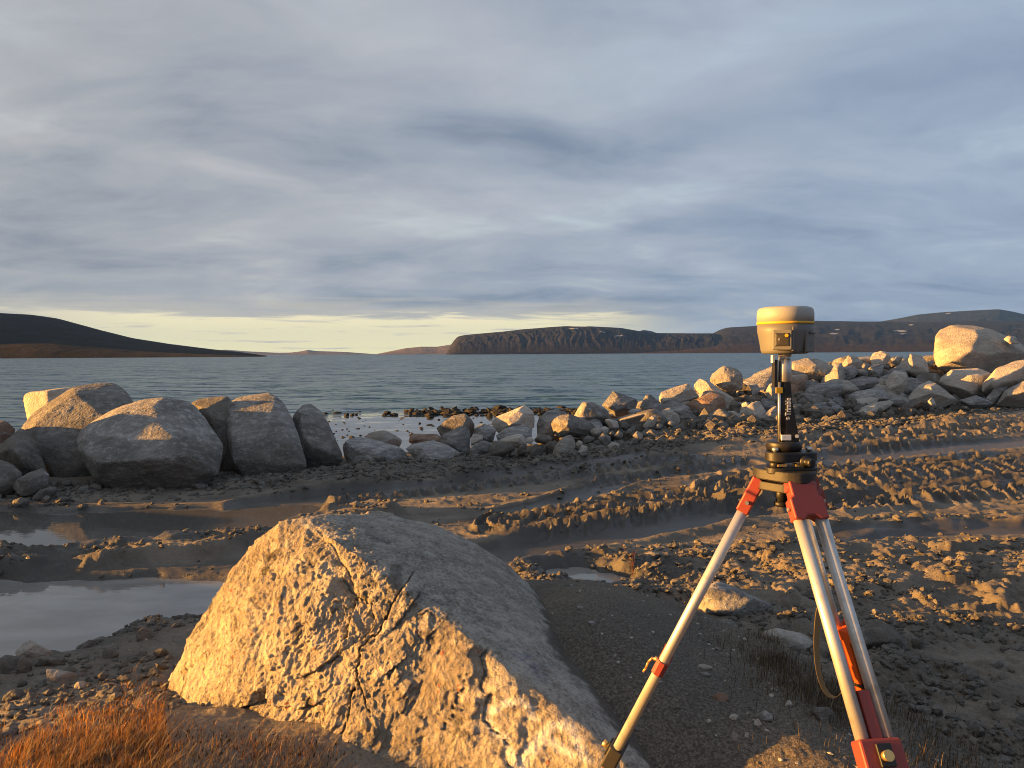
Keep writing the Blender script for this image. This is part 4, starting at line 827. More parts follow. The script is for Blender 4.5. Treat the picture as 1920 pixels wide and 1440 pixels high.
# more points on the side that faces the path in front: pull directions towards it
pole = CAM+np.array([.0, .6, -.2])-c0; pole /= np.linalg.norm(pole)
Dv = Dv+.55*pole; Dv /= np.linalg.norm(Dv, axis=1)[:, None]
r = hull_radius(Dv, N, hh, 14)*1.068
Q3 = Dv*r[:, None]
cosn = (Dv@N.T/hh[None, :]).argmax(1); nn = N[cosn]           # which plane each point lies on
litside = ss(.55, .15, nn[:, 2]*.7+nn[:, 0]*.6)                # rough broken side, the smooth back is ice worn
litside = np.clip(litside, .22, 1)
P4 = (Q3+.035*np.stack([fbm3(Q3*5+a_, 3) for a_ in (0, 31, 67)], 1))@np.array([[1.25, .0, .35], [.0, 1.25, .25], [-.2, .1, .62]])
pix0 = proj(Q3+c0); d1 = fbm3(Q3*1.6+3, 3)*.045
d2 = fbm3(P4*5.5+9, 4, .55)*.020+fbm3(P4*9+1, 3, .55, True)*.010
d3 = np.maximum(0, fbm3(P4*8+4, 5, .68)-.10)*-.045+fbm3(P4*26+2, 3, .6, True)*.010+fbm3(P4*70+7, 2, .6)*.007
rz_ = ss(-.30, .35, fbm3(Q3*1.9+14, 4)+.25*ss(560, 480, pix0[:, 0])*ss(1250, 1100, pix0[:, 1])); fl = fbm3(P4*3.2+21, 5, .58)*7; fl = (np.floor(fl)+ss(.0, .30, fl-np.floor(fl)))/7*.078
fl2 = fbm3(P4*9+41, 4, .6)*6; fl2 = (np.floor(fl2)+ss(.0, .35, fl2-np.floor(fl2)))/6*.013
disp = d1+(fl+fl2)*(.10+.90*litside)+d2*(.35+.65*litside)*(.20+.38*rz_)+d3*(.10+.80*litside)*rz_*.62+fbm3(Q3*40, 3, .7)*.0050
pix = proj(Q3+c0)
# steps and cracks that run down the broken face
CR = [([(668, 1110), (663, 1137), (652, 1172), (645, 1200), (627, 1236)], 5, .045), ([(775, 1075), (742, 1118), (728, 1155), (712, 1183), (677, 1213), (670, 1267), (683, 1307), (697, 1338)], 5, .04),
      ([(700, 1130), (705, 1160), (690, 1190), (655, 1215)], 2.5, .02), ([(666, 1290), (659, 1310), (650, 1361), (634, 1385)], 4.5, .04), ([(915, 1215), (912, 1240), (916, 1262), (898, 1300)], 5, .045),
      ([(868, 1290), (858, 1320), (838, 1370)], 4, .04), ([(917, 1298), (912, 1357), (952, 1392), (958, 1440)], 5, .04), ([(419, 1338), (470, 1326), (509, 1325), (560, 1335), (598, 1321)], 5, .04),
      ([(720, 1265), (738, 1250), (728, 1275)], 3.5, .03), ([(560, 1270), (600, 1255), (640, 1220)], 2.5, .02), ([(1070, 1385), (1045, 1410), (1030, 1440)], 4, .03), ([(640, 1080), (672, 1112), (700, 1132)], 3, .025),
      ([(590, 985), (625, 1020), (650, 1065), (668, 1110)], 4, .02), ([(345, 1265), (362, 1240), (372, 1232)], 3, .03), ([(735, 1180), (770, 1140), (790, 1110)], 3, .02)]
front_ = ((CAM-c0-Q3)*nn).sum(1) > 0
wob = np.stack([8*fbm2(pix[:, 0]*.045, pix[:, 1]*.045, 4, .65), 8*fbm2(pix[:, 0]*.045+40, pix[:, 1]*.045, 4, .65)], 1)
dark = np.zeros(len(Q3)); crk = np.zeros(len(Q3))
for pl, w, dp in CR:
    dd, sd, uu, L = poly_dist(pix[:, 0]+wob[:, 0], pix[:, 1]+wob[:, 1], pl)
    tap = np.clip(np.minimum(uu, L-uu)/(.18*L)+.25, 0, 1)
    w = w*.62; wn = np.clip(.75+1.3*fbm2(pix[:, 0]*.06+w, pix[:, 1]*.06, 3), .15, 1.8); k_ = ss(w*tap*wn+.5, w*.2*tap*wn, dd); disp = disp-.022*np.where(sd > 0, 1, 0)*np.exp(-(dd/26)**2)*tap*front_
    lip = np.exp(-((sd*1.0+w*1.6)/(w*1.3))**2)*.25*(dd < w*5)
    crk = np.maximum(crk, k_*dp) - 0; disp = disp+lip*dp*.08*front_
disp = disp-crk*front_
# the undercut notch at the foot, dark hollow
nt = poly_sd(pix[:, 0]+wob[:, 0], pix[:, 1]+wob[:, 1], [(462, 1325), (478, 1296), (486, 1290), (497, 1312), (500, 1332), (480, 1334)])
disp = disp-.07*ss(3, -6, nt)*front_
V = Dv*(r+disp)[:, None]
me = fast_mesh('boulder', V, Tt)
pw = np.zeros(len(V))
for pl, w in [([(914, 1334), (939, 1316), (966, 1312), (992, 1328), (1001, 1345)], 9), ([(912, 1352), (922, 1368), (943, 1383), (958, 1412), (966, 1440)], 8), ([(978, 1440), (990, 1410), (1012, 1388), (1037, 1361), (1060, 1357), (1082, 1390), (1090, 1420)], 12), ([(1012, 1388), (1040, 1395), (1062, 1412)], 9)]:
    dd = poly_dist(pix[:, 0]+wob[:, 0], pix[:, 1]+wob[:, 1], pl)[0]; pw = np.maximum(pw, ss(w*1.25, w*.35, dd))
add_attr(me, 'paint_white', pw*front_)
dd = poly_dist(pix[:, 0]+wob[:, 0], pix[:, 1]+wob[:, 1], [(968, 1222), (985, 1240), (1003, 1250), (1016, 1268)])[0]
add_attr(me, 'paint_blue', ss(20, 4, dd)*front_)
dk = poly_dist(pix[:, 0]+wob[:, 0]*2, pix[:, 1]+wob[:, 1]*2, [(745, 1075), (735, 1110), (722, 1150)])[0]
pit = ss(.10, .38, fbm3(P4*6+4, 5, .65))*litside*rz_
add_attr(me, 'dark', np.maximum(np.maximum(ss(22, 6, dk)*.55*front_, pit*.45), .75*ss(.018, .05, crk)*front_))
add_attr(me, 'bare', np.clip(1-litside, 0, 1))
zw = (V+c0)[:, 2]; sd_ = poly_dist(pix[:, 0]+wob[:, 0]*2, pix[:, 1]+wob[:, 1]*2, [(1060, 1130), (975, 1185), (1010, 1240), (1080, 1310), (1150, 1360), (1260, 1440)])[1]
gz_ = ground(V[:, 0]+c0[0], V[:, 1]+c0[1], False)[0]; add_attr(me, 'soil', ss(.10, .05, zw-gz_+.16*fbm3(V*3, 5, .6)+.10*fbm3(V*12, 5, .7))*ss(-.35, .1, V[:, 0]+c0[0]))
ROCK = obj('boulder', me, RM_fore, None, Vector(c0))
tag(ROCK, 'huge sunlit foreground boulder with cracks and faint white and blue spray paint marks', 'boulder')

# stones of the near bank and of the dirt slope
def stone_at(px, py, w, h, label, group, mat, seed, sub=3, flat=.7, rot=0, amp=.08, lift=.25, name='stone', cat='stone'):
    q = at_ground(px, py+h*.3); z_ = gr_z(q[0], q[1]); d = float((np.array([q[0], q[1], z_])-CAM)@FW)
    a = w/FPX*d*.5; b = h/FPX*d*.5
    rg = np.random.RandomState(seed); Hh = rg.normal(size=(16, 3)); Hh /= np.linalg.norm(Hh, axis=1)[:, None]
    Hh = Hh*np.array([a*1.12, a*flat, b*1.25])
    c_, s_ = math.cos(rot), math.sin(rot); Hh = np.stack([Hh[:, 0]*c_-Hh[:, 2]*s_, Hh[:, 1], Hh[:, 0]*s_+Hh[:, 2]*c_], 1)
    c, V, T = shape_rock(Hh, sub, 20, amp, seed)
    o = obj(name, fast_mesh(name, V, T), mat, None, (q[0], q[1], z_+b*lift)); return tag(o, label, cat, group)
BK = 'stones of the dark bank beside the near puddle'
for i, (px, py, w, h, lb, m_) in enumerate([
  (192, 1176, 62, 34, 'flat topped stone on the bank at the near edge of the puddle', RM_soil), (62, 1222, 62, 36, 'sunlit stone on the bank crest closest to the left edge', RM_pale),
  (20, 1245, 60, 48, 'dark block of stone at the left edge of the bank', RM_soil), (44, 1250, 40, 40, 'upright dark stone right of the dark block', RM_soil),
  (103, 1236, 50, 30, 'pale ended flat stone in the middle of the bank', RM_soil), (112, 1270, 56, 46, 'jagged stone with bright sunlit chips below the flat one', RM_pale),
  (272, 1190, 32, 34, 'small leaning stone on the bank near the foreground boulder', RM_soil), (165, 1200, 34, 26, 'rounded stone behind the flat topped one', RM_soil),
  (205, 1230, 34, 22, 'small stone with a lit tip in the dark of the bank', RM_soil), (300, 1230, 30, 22, 'small stone in shade against the foreground boulder', RM_soil),
  (30, 1300, 44, 26, 'muddy stone above the orange grass at left', RM_soil), (150, 1290, 26, 18, 'small knob of stone just above the orange grass', RM_pale),
  (495, 982, 26, 15, 'dark stone at the water beside the top of the foreground boulder', RM_weed), (450, 985, 12, 8, 'small dark stone at the edge of the far puddle', RM_weed)]):
    stone_at(px, py, w, h, lb, BK, m_, 400+i, sub=4 if w > 40 else 3)
SLP = 'stones lying on the dirt slope under the tripod'
for i, (px, py, w, h, lb, m_, fl) in enumerate([
  (1372, 1132, 150, 52, 'large grey stone half buried behind the tripod left leg', RM_slate, .8), (1370, 1192, 70, 60, 'crumbly pale rock with holes beside the tripod left leg', RM_grey, .8),
  (1478, 1195, 90, 50, 'pale crumbled rock ridge left of the tripod front leg', RM_pale, .8), (1430, 1225, 46, 40, 'rough grey stone between the two crumbled rocks', RM_grey, .8),
  (1650, 1195, 120, 70, 'dark flat block right of the tripod legs', RM_soil, .8), (1545, 1345, 44, 34, 'grey stone at the foot of the slope behind the front leg', RM_grey, .8),
  (1320, 1254, 30, 9, 'long pale flake in the middle of the slope', RM_pale, .5), (1322, 1270, 24, 11, 'short pale flake below the long one', RM_grey, .5),
  (1185, 1108, 18, 6, 'thin bluish flake near the top of the slope', RM_slate, .6), (1112, 1178, 20, 9, 'blue grey flake on the bare dirt right of the boulder', RM_slate, .6),
  (1160, 1246, 9, 6, 'tiny yellow flake on the bare dirt', RM_pale, .8), (1375, 1352, 18, 12, 'pale pebble low on the slope', RM_pale, .9),
  (1420, 1366, 16, 12, 'tan pebble right of the pale one', RM_pale, .9), (1435, 1352, 34, 20, 'grey flat stone right of the tan pebble', RM_grey, .8),
  (1330, 1358, 9, 7, 'white pebble left of the pale one', RM_pale, .9), (1268, 1333, 14, 9, 'brown pebble near the tripod left leg', RM_soil, .9),
  (1350, 1312, 30, 18, 'dull reddish stone in the centre of the slope', RM_rust, .8), (1375, 1388, 16, 20, 'pale chip at the lower middle of the slope', RM_pale, .7),
  (1400, 1384, 10, 14, 'narrow pale chip beside the other chip', RM_pale, .7), (1270, 1100, 22, 16, 'round dark stone on the crest of the slope', RM_soil, .9),
  (1480, 1332, 16, 12, 'small stone left of the front leg', RM_pale, .9), (1450, 1300, 12, 8, 'little pebble under the crumbled rocks', RM_pale, .9),
  (1095, 1075, 24, 16, 'sunlit stone at the near end of the muddy lane', RM_pale, .9), (1112, 1058, 18, 14, 'small lit stone beside the shallow puddle', RM_pale, .9),
  (1050, 1076, 22, 12, 'flat lit stone at the edge of the shallow puddle', RM_pale, .9), (1225, 1052, 30, 12, 'long lit stone across the shallow puddle', RM_pale, .7),
  (1820, 1275, 28, 20, 'pale stone in the dark gravel at lower right', RM_grey, .9), (1868, 1248, 26, 16, 'grey stone in the dark clods at right', RM_soil, .9), (1720, 1205, 22, 40, 'tall dark clod stone right of the flat block', RM_soil, .8)]):
    stone_at(px, py, w, h, lb, SLP, m_, 440+i, sub=4 if w > 40 else 3, flat=fl)
MD = 'lit stones strewn on the mud below the rubble bank'
for i, (px, py, w, h, lb) in enumerate([(1667, 806, 18, 15, 'orange pointed stone on the mud below the bank'), (1650, 808, 9, 8, 'small orange stone left of the pointed one'), (1697, 811, 11, 8, 'small stone right of the pointed one'),
  (1683, 797, 16, 8, 'grey flat stone above the pointed one'), (1810, 764, 17, 10, 'round lit stone below the dark slab'), (1719, 783, 10, 9, 'lit stone under the gravel crusted lump'), (1562, 789, 22, 9, 'low grey stone on the mud under the striped boulder'),
  (1773, 772, 14, 8, 'lit flat stone right of the gravel crusted lump'), (1710, 770, 16, 9, 'lit stone on top of the gravel below the tent shaped boulder'), (1640, 1150, 20, 12, 'dull stone between clods right of the tripod')]):
    stone_at(px, py, w, h, lb, MD, RM_pale if i != 3 else RM_grey, 500+i, sub=3)
# dark stones in the shallows
rg = np.random.RandomState(9)
WD = 'dark weeded stones in the shallows'
for i, (px, py, w, h, lb) in enumerate([(798, 770, 22, 9, 'largest dark stone in the weed strip, at its left end'), (822, 773, 16, 6, 'second dark stone from the left in the weed strip'), (953, 765, 14, 6, 'dark stone in the surf behind the orange wedge boulder'), (1052, 762, 26, 7, 'broad dark stone in the surf left of the bank'), (632, 773, 20, 7, 'dark stone awash right of the pointed boulder'),
  (805, 796, 16, 5, 'flat dark stone lying alone in the calm pool'), (660, 818, 16, 9, 'dark stone in the pool behind the long grey slab'), (675, 816, 9, 5, 'smaller dark stone beside the one behind the slab'), (752, 785, 8, 4, 'tiny dark stone in the middle of the pool'), (774, 813, 10, 8, 'dark stone on the shore behind the brown topped block')]):
    q = at_z(px, py+h*.4, -1.02); d = float((q-CAM)@FW); a = w/FPX*d*.55; b = h/FPX*d*.8
    Hh = rg.normal(size=(14, 3)); Hh /= np.linalg.norm(Hh, axis=1)[:, None]; c, V, T = shape_rock(Hh*np.array([a, a*.8, b]), 3, 12, .1, 540+i)
    tag(obj('stone', fast_mesh('stone', V, T), RM_weed, None, (q[0], q[1], -1.03)), lb, 'stone', WD)
def scatter(name, pts, sizes, mat, sub=1, flat=.7, kind='stuff', seed=0, names=None):
    D, T = ico(sub); nv = len(D); rg = np.random.RandomState(seed); Vs = []; Ts = []
    for i, (p, s_) in enumerate(zip(pts, sizes)):
        sc = s_*np.array([rg.uniform(.8, 1.3), rg.uniform(.7, 1.1), rg.uniform(.5, .9)*flat])
        v = D*(1+.35*(rg.rand(nv, 1)-.5))*sc; a = rg.rand()*6.28; c_, s2 = math.cos(a), math.sin(a)
        Vs.append(np.stack([v[:, 0]*c_-v[:, 1]*s2, v[:, 0]*s2+v[:, 1]*c_, v[:, 2]+.35*rg.randn()*v[:, 0]], 1)+p); Ts.append(T+i*nv)
    return tag(obj(name, fast_mesh(name, np.concatenate(Vs), np.concatenate(Ts), sub > 1), mat), kind=kind)
pts = []; sz = []
for i in range(520):
    px = rg.uniform(560, 1110); py = 774+rg.randn()*3.0-(px-800)*.004+(4 if rg.rand() < .15 else 0)
    if px < 765 and rg.rand() < .94: continue
    q = at_z(px, py, -1.0); pts.append((q[0], q[1], -1.0+rg.uniform(-.02, .03))); sz.append(rg.uniform(.05, .24)*(1 if rg.rand() < .9 else 1.6))
for i in range(90):
    px = rg.uniform(600, 1000); py = rg.uniform(782, 835); q = at_z(px, py, -1.0); pts.append((q[0], q[1], -1.01)); sz.append(rg.uniform(.03, .10))
scatter('shore_stones', pts, sz, RM_weed, 1, .8, seed=1)
# gravel on the slope and the tracks
pts = []; sz = []
N_ = 7500; X_ = rg.uniform(-2.6, 2.8, N_); Y_ = rg.uniform(1.6, 5.0, N_); kp = (np.interp(X_, MEDGE[:, 0], MEDGE[:, 1]) > Y_-.15) & (rg.rand(N_) < .35+.65*ss(-.4, .6, X_)); X_, Y_ = X_[kp], Y_[kp]
Zg = ground(X_, Y_)[0]
for a, b, c_ in zip(X_, Y_, Zg): pts.append((a, b, c_)); sz.append(.0018+.0095*rg.rand()**5+(.012*rg.rand() if rg.rand() < .03 else 0))
scatter('slope_gravel', pts[::4], sz[::4], RM_pale, 1, .8, seed=2); scatter('slope_gravel', [q_ for i_, q_ in enumerate(pts) if i_ % 4], [1.25*q_ for i_, q_ in enumerate(sz) if i_ % 4], RM_soil, 1, .8, seed=4)
pts = []; sz = []
N_ = 42000; U_ = rg.rand(N_)*.9; R2 = 1/(1/3.3+(1/20-1/3.3)*rg.rand(N_)); an = rg.uniform(-.70, .66, N_); X_ = R2*np.sin(an); Y_ = R2*np.cos(an)
Zg, rg_, wt_, gv_ = ground(X_, Y_); kp = ((gv_ < .3) | (X_ < -1.6)) & (np.interp(X_, EDGE[:, 0], EDGE[:, 1]) > Y_) & (Zg > -.04) & (rg.rand(N_) < .03+.85*np.clip(rg_-.18, 0, 1.1)*ss(-.25, .2, fbm2(X_*1.6, Y_*1.6, 3, off=71)))
for a, b, c_ in zip(X_[kp], Y_[kp], Zg[kp]): pts.append((a, b, c_+.004)); sz.append((.006+.028*rg.rand()**3.2)*(1+.05*b))
N_ = 16000; X_ = rg.uniform(-7.5, 15, N_); Y_ = np.interp(X_, EDGE[:, 0], EDGE[:, 1])-2.0*rg.rand(N_)**1.5+.35; Ze, re_, we_, ge_ = ground(X_, Y_); kp = (np.abs(np.arctan2(X_, Y_)) < .68) & (rg.rand(N_) < np.clip(re_-.1, .05, 1)) & (Ze > -.03)
for a, b, c_ in zip(X_[kp], Y_[kp], Ze[kp]): pts.append((a, b, c_)); sz.append(.018+.060*rg.rand()**2.2)
scatter('track_clods', pts, sz, RM_soil, 1, .9, seed=3)
# ------------------------------------------------------------------ survey tripod with receiver
def paint(name, col, rough=.45, metal=0., wear=.3, dirt=(.09, .08, .065), scale=18, spec=None):
    mt, t = new_mat(name); tc = t.n('ShaderNodeTexCoord').outputs['Object']
    a = t.noise(tc, scale, 5, .65); b = t.noise(tc, scale*6, 4, .7)
    c = t.mix(t.math('MULTIPLY', t.sstep(a, .50, .72), wear), col, dirt)
    c = t.mix(t.math('MULTIPLY', t.sstep(b, .62, .74), wear), c, dirt)
    finish(t, c, t.math('ADD', rough, t.math('MULTIPLY', a, .18)), t.bump(b, .0006, .5), metallic=metal, spec=spec); return mt
M_alu = paint('scuffed_aluminium', (.56, .56, .545), .40, .68, .5, (.22, .195, .155), 14)
M_red = paint('red_paint', (.23, .036, .028), .42, 0, .28, (.20, .06, .04), 22)
M_red_sunlit = paint('sunlit_red_paint', (.55, .085, .012), .45, 0, .15, (.30, .09, .03), 18)  # rear leg's red paint with the low sun's orange put into the colour
M_blk = paint('black_anodised', (.010, .010, .011), .38, 0, .10, (.08, .075, .07), 30)
M_plate = paint('worn_black_plate', (.020, .019, .018), .45, 0, .25, (.11, .10, .085), 26)
M_web = paint('tan_webbing', (.22, .145, .065), .9, 0, .2, (.12, .09, .05), 40)
M_cap = paint('cream_plastic', (.30, .298, .285), .42, 0, .10, (.45, .42, .36), 22)
M_body = paint('grey_plastic', (.122, .122, .12), .45, 0, .12, (.22, .21, .19), 22)
M_yel = paint('yellow_plastic', (.62, .36, .015), .4, 0, .05, (.5, .35, .05), 22)
M_dark = paint('dark_plastic', (.03, .03, .028), .3, 0, .05, (.06, .06, .05), 40)
M_white = paint('white_plastic', (.74, .74, .72), .45, 0, .06, (.5, .48, .44), 30)
M_steel = paint('steel', (.50, .49, .46), .28, .9, .12, (.25, .24, .22), 30)
M_brass = paint('brass', (.62, .42, .16), .3, .8, .15, (.2, .15, .07), 30)
px2m = 1.86/FPX
TC = Vector(at_d(1476, 895, 1.86))
ex = Vector((RT[0], RT[1], 0)).normalized(); ey = Vector((0, 1, 0)); ez = Vector((0, 0, 1))
def at_y(px, py, y):
    r_ = ray(px, py); return Vector(CAM+r_*((y-CAM[1])/r_[1]))
def zpx(py): return at_y(1476, py, TC.y).z          # height of a picture row at the tripod's distance
def xpx(px): return (px-1476)*px2m
base = Vector((TC.x, TC.y, gr_z(TC.x, TC.y)))
TRI = empty('tripod', base, 'aluminium survey tripod with red brackets standing on the dirt slope', 'tripod')
PH = math.radians(-85); SPL = [math.radians(35), math.radians(25.3), math.radians(25.5)]
hp = []
for i in range(36):
    a = 2*math.pi*i/36; r_ = .077*(1+.10*math.cos(3*(a-PH)))
    hp.append(TC+Vector((r_*math.cos(a), r_*math.sin(a), xpx(0)*0))+ez*(zpx(916)-TC.z))
b = MB(base); b.prism(hp, ez*((916-900)*px2m), .003)
b.prism([p+ez*((916-897)*px2m)+(p-TC-ez*(p.z-TC.z))*.02 for p in hp], ez*((897-877)*px2m), .004)
b.build('head_plate', M_plate, TRI)
b = MB(base); b.tube(TC+ez*(zpx(944)-TC.z)-ex*.014, TC+ez*(zpx(908)-TC.z)-ex*.014, .015, .015, 20); b.lathe(TC+ez*(zpx(950)-TC.z)-ex*.014, [(.010, 0), (.019, .002), (.019, .014), (.012, .016)], 20); b.build('centre_screw', M_blk, TRI)
def proj1(p): return proj(np.array(p)[None])[0]
yend = [1392, 1396, 1326]
for li in range(3):
    ph = PH+[0, -2*math.pi/3, 2*math.pi/3][li]; al = SPL[li]
    dr = Vector((math.cos(ph), math.sin(ph), 0)); tn = Vector((-math.sin(ph), math.cos(ph), 0))
    v = (dr*math.sin(al)-ez*math.cos(al)).normalized(); nrm_ = (dr*math.cos(al)+ez*math.sin(al)).normalized()
    h0 = TC+dr*.070+ez*(zpx(905)-TC.z)
    Ls = np.linspace(0, 1.2, 400); ys = np.array([proj1(h0+v*L)[1] for L in Ls]); Lc = float(np.interp(yend[li], ys, Ls))
    # the rest of the leg runs on to the soil
    Lf = Lc
    while Lf < 2.6:
        p = h0+v*Lf
        if p.z < gr_z(p.x, p.y)+.0: break
        Lf += .01
    sep = .0275; rt = .0142
    b = MB(base)
    for s_ in (-1, 1): b.tube(h0+v*.05+tn*s_*sep, h0+v*Lc+tn*s_*sep, rt, rt, 24)
    leg = b.build('leg', M_alu, TRI)
    # hinge bracket
    b = MB(base); w0, w1 = .034, .0435
    b.prism([h0-v*.012-nrm_*.016-tn*w0, h0-v*.012-nrm_*.016+tn*w0, h0+v*.028-nrm_*.016+tn*w0*1.02, h0+v*.034-nrm_*.016+tn*w1, h0+v*.088-nrm_*.016+tn*w1, h0+v*.092-nrm_*.016+tn*w1*.5, h0+v*.080-nrm_*.016+tn*.009, h0+v*.080-nrm_*.016-tn*.009, h0+v*.092-nrm_*.016-tn*w1*.5, h0+v*.088-nrm_*.016-tn*w1, h0+v*.034-nrm_*.016-tn*w1, h0+v*.028-nrm_*.016-tn*w0*1.02], nrm_*.034, .004)
    b.tube(h0-tn*.040, h0+tn*.040, .012, .012, 16)
    b.build('hinge_bracket', M_red, leg)
    b = MB(base)
    for s_ in (-1, 1): b.tube(h0+v*.058+tn*s_*(w1+.001), h0+v*.058+tn*s_*(w1+.006), .0055, .0055, 6)
    b.build('bolt', M_steel, leg)
    # inner leg between the tubes
    Lm = {0: Lc-.10, 1: float(np.interp(1243, ys, Ls)), 2: float(np.interp(1186, ys, Ls))}[li]
    b = MB(base); b.box(h0+v*(Lm+Lf-.10)/2, tn*.0115, nrm_*.0125, v*(Lf-.10-Lm)/2, .003); b.build('inner_leg', M_red_sunlit if li == 2 else M_red, leg)
    if li:
        b = MB(base)
        for s_ in (-1, 1):
            b.tube(h0+v*(Lm-.020)+tn*s_*sep, h0+v*(Lm+.022)+tn*s_*sep, rt+.0045, rt+.0045, 8, True, True)
        b.box(h0+v*(Lm+.001), tn*sep, nrm_*.016, v*.019, .002)
        b.prism([h0+v*(Lm-.020)+nrm_*.012-tn*.012, h0+v*(Lm-.055)+nrm_*.014, h0+v*(Lm-.020)+nrm_*.012+tn*.012], nrm_*.004)
        b.build('guide_bracket', M_red_sunlit if li == 2 else M_red, leg)
        b = MB(base); b.tube(h0+v*Lm+nrm_*.012, h0+v*Lm+nrm_*.026, .006, .006, 8); b.build('guide_bolt', M_brass, leg)
        if li == 1:
            pts_ = [h0+v*(Lm+q)-dr*0+dr*(.024+e_)+tn*0 for q, e_ in ((-.004, .0), (-.012, .010), (.004, .016), (.026, .014), (.040, .016))]
            b = MB(base)
            for p_, q_ in zip(pts_, pts_[1:]): b.tube(p_, q_, .0035, .003, 8)
            b.build('hook', M_brass, leg)
    else:
        b = MB(base); b.box(h0+v*(Lc-.045), tn*.0125, nrm_*.0135, v*.055, .002); b.build('slide_plate', M_red, leg)
    # clamp at the foot of the tubes
    b = MB(base)
    b.box(h0+v*(Lc+.030), tn*(sep+rt+.004), nrm_*.021, v*.036, .005); cl = b.build('clamp', M_red if li != 1 else M_plate, leg)
    b = MB(base); b.box(h0+v*(Lc+.026)+nrm_*.024, tn*.016, nrm_*.004, v*.022, .002); b.build('clamp_plate', M_blk, leg)
    b = MB(base); b.tube(h0+v*(Lc+.028)+nrm_*.026-tn*.004, h0+v*(Lc+.028)+nrm_*.044-tn*.004, .009, .011, 12); b.build('clamp_screw', M_brass, leg)
    if li == 2:
        b = MB(base); b.box(h0+v*(Lm+(Lc-Lm)*.66)+nrm_*.0, tn*.016, nrm_*.0155, v*.006, .001); b.build('rubber_band', M_blk, leg)
    # iron shoe
    b = MB(base); e_ = h0+v*Lf
    b.tube(e_-v*.15, e_-v*.05, .016, .012, 12); b.tube(e_-v*.05, e_+v*.03, .012, .002, 12); b.box(e_-v*.10+dr*.028, tn*.014, dr*.022, v*.004, .001)
    b.build('shoe', M_steel, leg)
    if li == 0: LEGF = (h0, v, nrm_, tn, Lc, dr)
    if li == 2: LEGR = (h0, v, nrm_, tn, Lc, dr)
# webbing strap that hangs beside the front leg
ctl = [(1537, 1130, 1.93), (1532, 1170, 1.93), (1530, 1215, 1.93), (1534, 1262, 1.93), (1546, 1298, 1.94), (1564, 1312, 1.95), (1580, 1300, 1.96), (1592, 1268, 1.97)]
cp = [Vector(at_d(*c_)) for c_ in ctl]; bm = bmesh.new(); rows = []
for i, p_ in enumerate(cp):
    tw = .35+.25*i; sd_ = (ex*math.cos(tw*.4)+ey*math.sin(tw*.4)).normalized()*.0105
    rows.append([bm.verts.new(p_-base+sd_*k_+ey*.0012*j) for k_, j in ((-1, -1), (1, -1), (1, 1), (-1, 1))])
for A_r, B_r in zip(rows, rows[1:]):
    for i in range(4): bm.faces.new((A_r[i], A_r[(i+1) % 4], B_r[(i+1) % 4], B_r[i]))
bm.faces.new(rows[0][::-1]); bm.faces.new(rows[-1]); me = bpy.data.meshes.new('strap'); bm.to_mesh(me); bm.free()
for p_ in me.polygons: p_.use_smooth = True
so_ = obj('strap', me, M_web, TRI); md = so_.modifiers.new('sub', 'SUBSURF'); md.levels = 2; md.render_levels = 2

# tribrach
TB = Vector((TC.x, TC.y, zpx(877)))
TRB = empty('tribrach', TB, 'black levelling tribrach screwed on the tripod head', 'tribrach')
def tri_outline(r0, z, k=.10, rot=PH+math.pi/3):
    return [Vector((TC.x+r0*(1+k*math.cos(3*(a-rot)))*math.cos(a), TC.y+r0*(1+k*math.cos(3*(a-rot)))*math.sin(a), z)) for a in [2*math.pi*i/48 for i in range(48)]]
b = MB(TB); b.prism(tri_outline(.063, zpx(884), .16), ez*(12*px2m), .003); b.build('base_plate', M_blk, TRB)
b = MB(TB); b.prism(tri_outline(.062, zpx(862), .16), ez*(18*px2m), .004); b.build('body_plate', M_blk, TRB)
for i in range(3):
    a = PH+math.pi/3+i*2*math.pi/3; c_ = Vector((TC.x+.052*math.cos(a), TC.y+.052*math.sin(a), zpx(873)))
    b = MB(TB); b.lathe(c_, [(.0125, 0), (.0145, .002), (.0145, .012), (.0125, .0145)], 28, mod=lambda a_, h_: 1+.03*math.cos(14*a_)); fs = b.build('foot_screw', M_blk, TRB)
    b = MB(TB); b.tube(c_+ez*.013, c_+ez*.045, .0055, .0055, 14); b.lathe(c_+ez*.043, [(.008, 0), (.009, .001), (.009, .007), (.006, .009)], 18); b.build('screw_cap', M_steel, fs)
b = MB(TB)
for q in ((-.030, .012), (.010, .006)): b.box(TB+ex*q[0]-ey*.034+ez*(zpx(868)-TB.z), ex*q[1], ey*.012, ez*.0035, .001)
b.build('spring_plate', M_brass, TRB)
kc = TB+ex*(xpx(1493))+ez*(zpx(860)-TB.z)-ey*.046
b = MB(TB); b.lathe(kc, [(.014, 0), (.0155, .002), (.0155, .010), (.010, .012), (.0085, .020), (.0105, .022), (.0105, .032), (.008, .034)], 26, axis=(.28, -1, .0), mod=lambda a_, h_: 1+.02*math.cos(16*a_)); b.build('clamp_knob', M_blk, TRB)
b = MB(TB); b.lathe(Vector((TC.x, TC.y, zpx(843)))+ex*xpx(1469), [(.040, 0), (.0440, .0015), (.0440, .019), (.042, .0225), (.030, .0235)], 48); b.build('adapter_disc', M_blk, TRB)

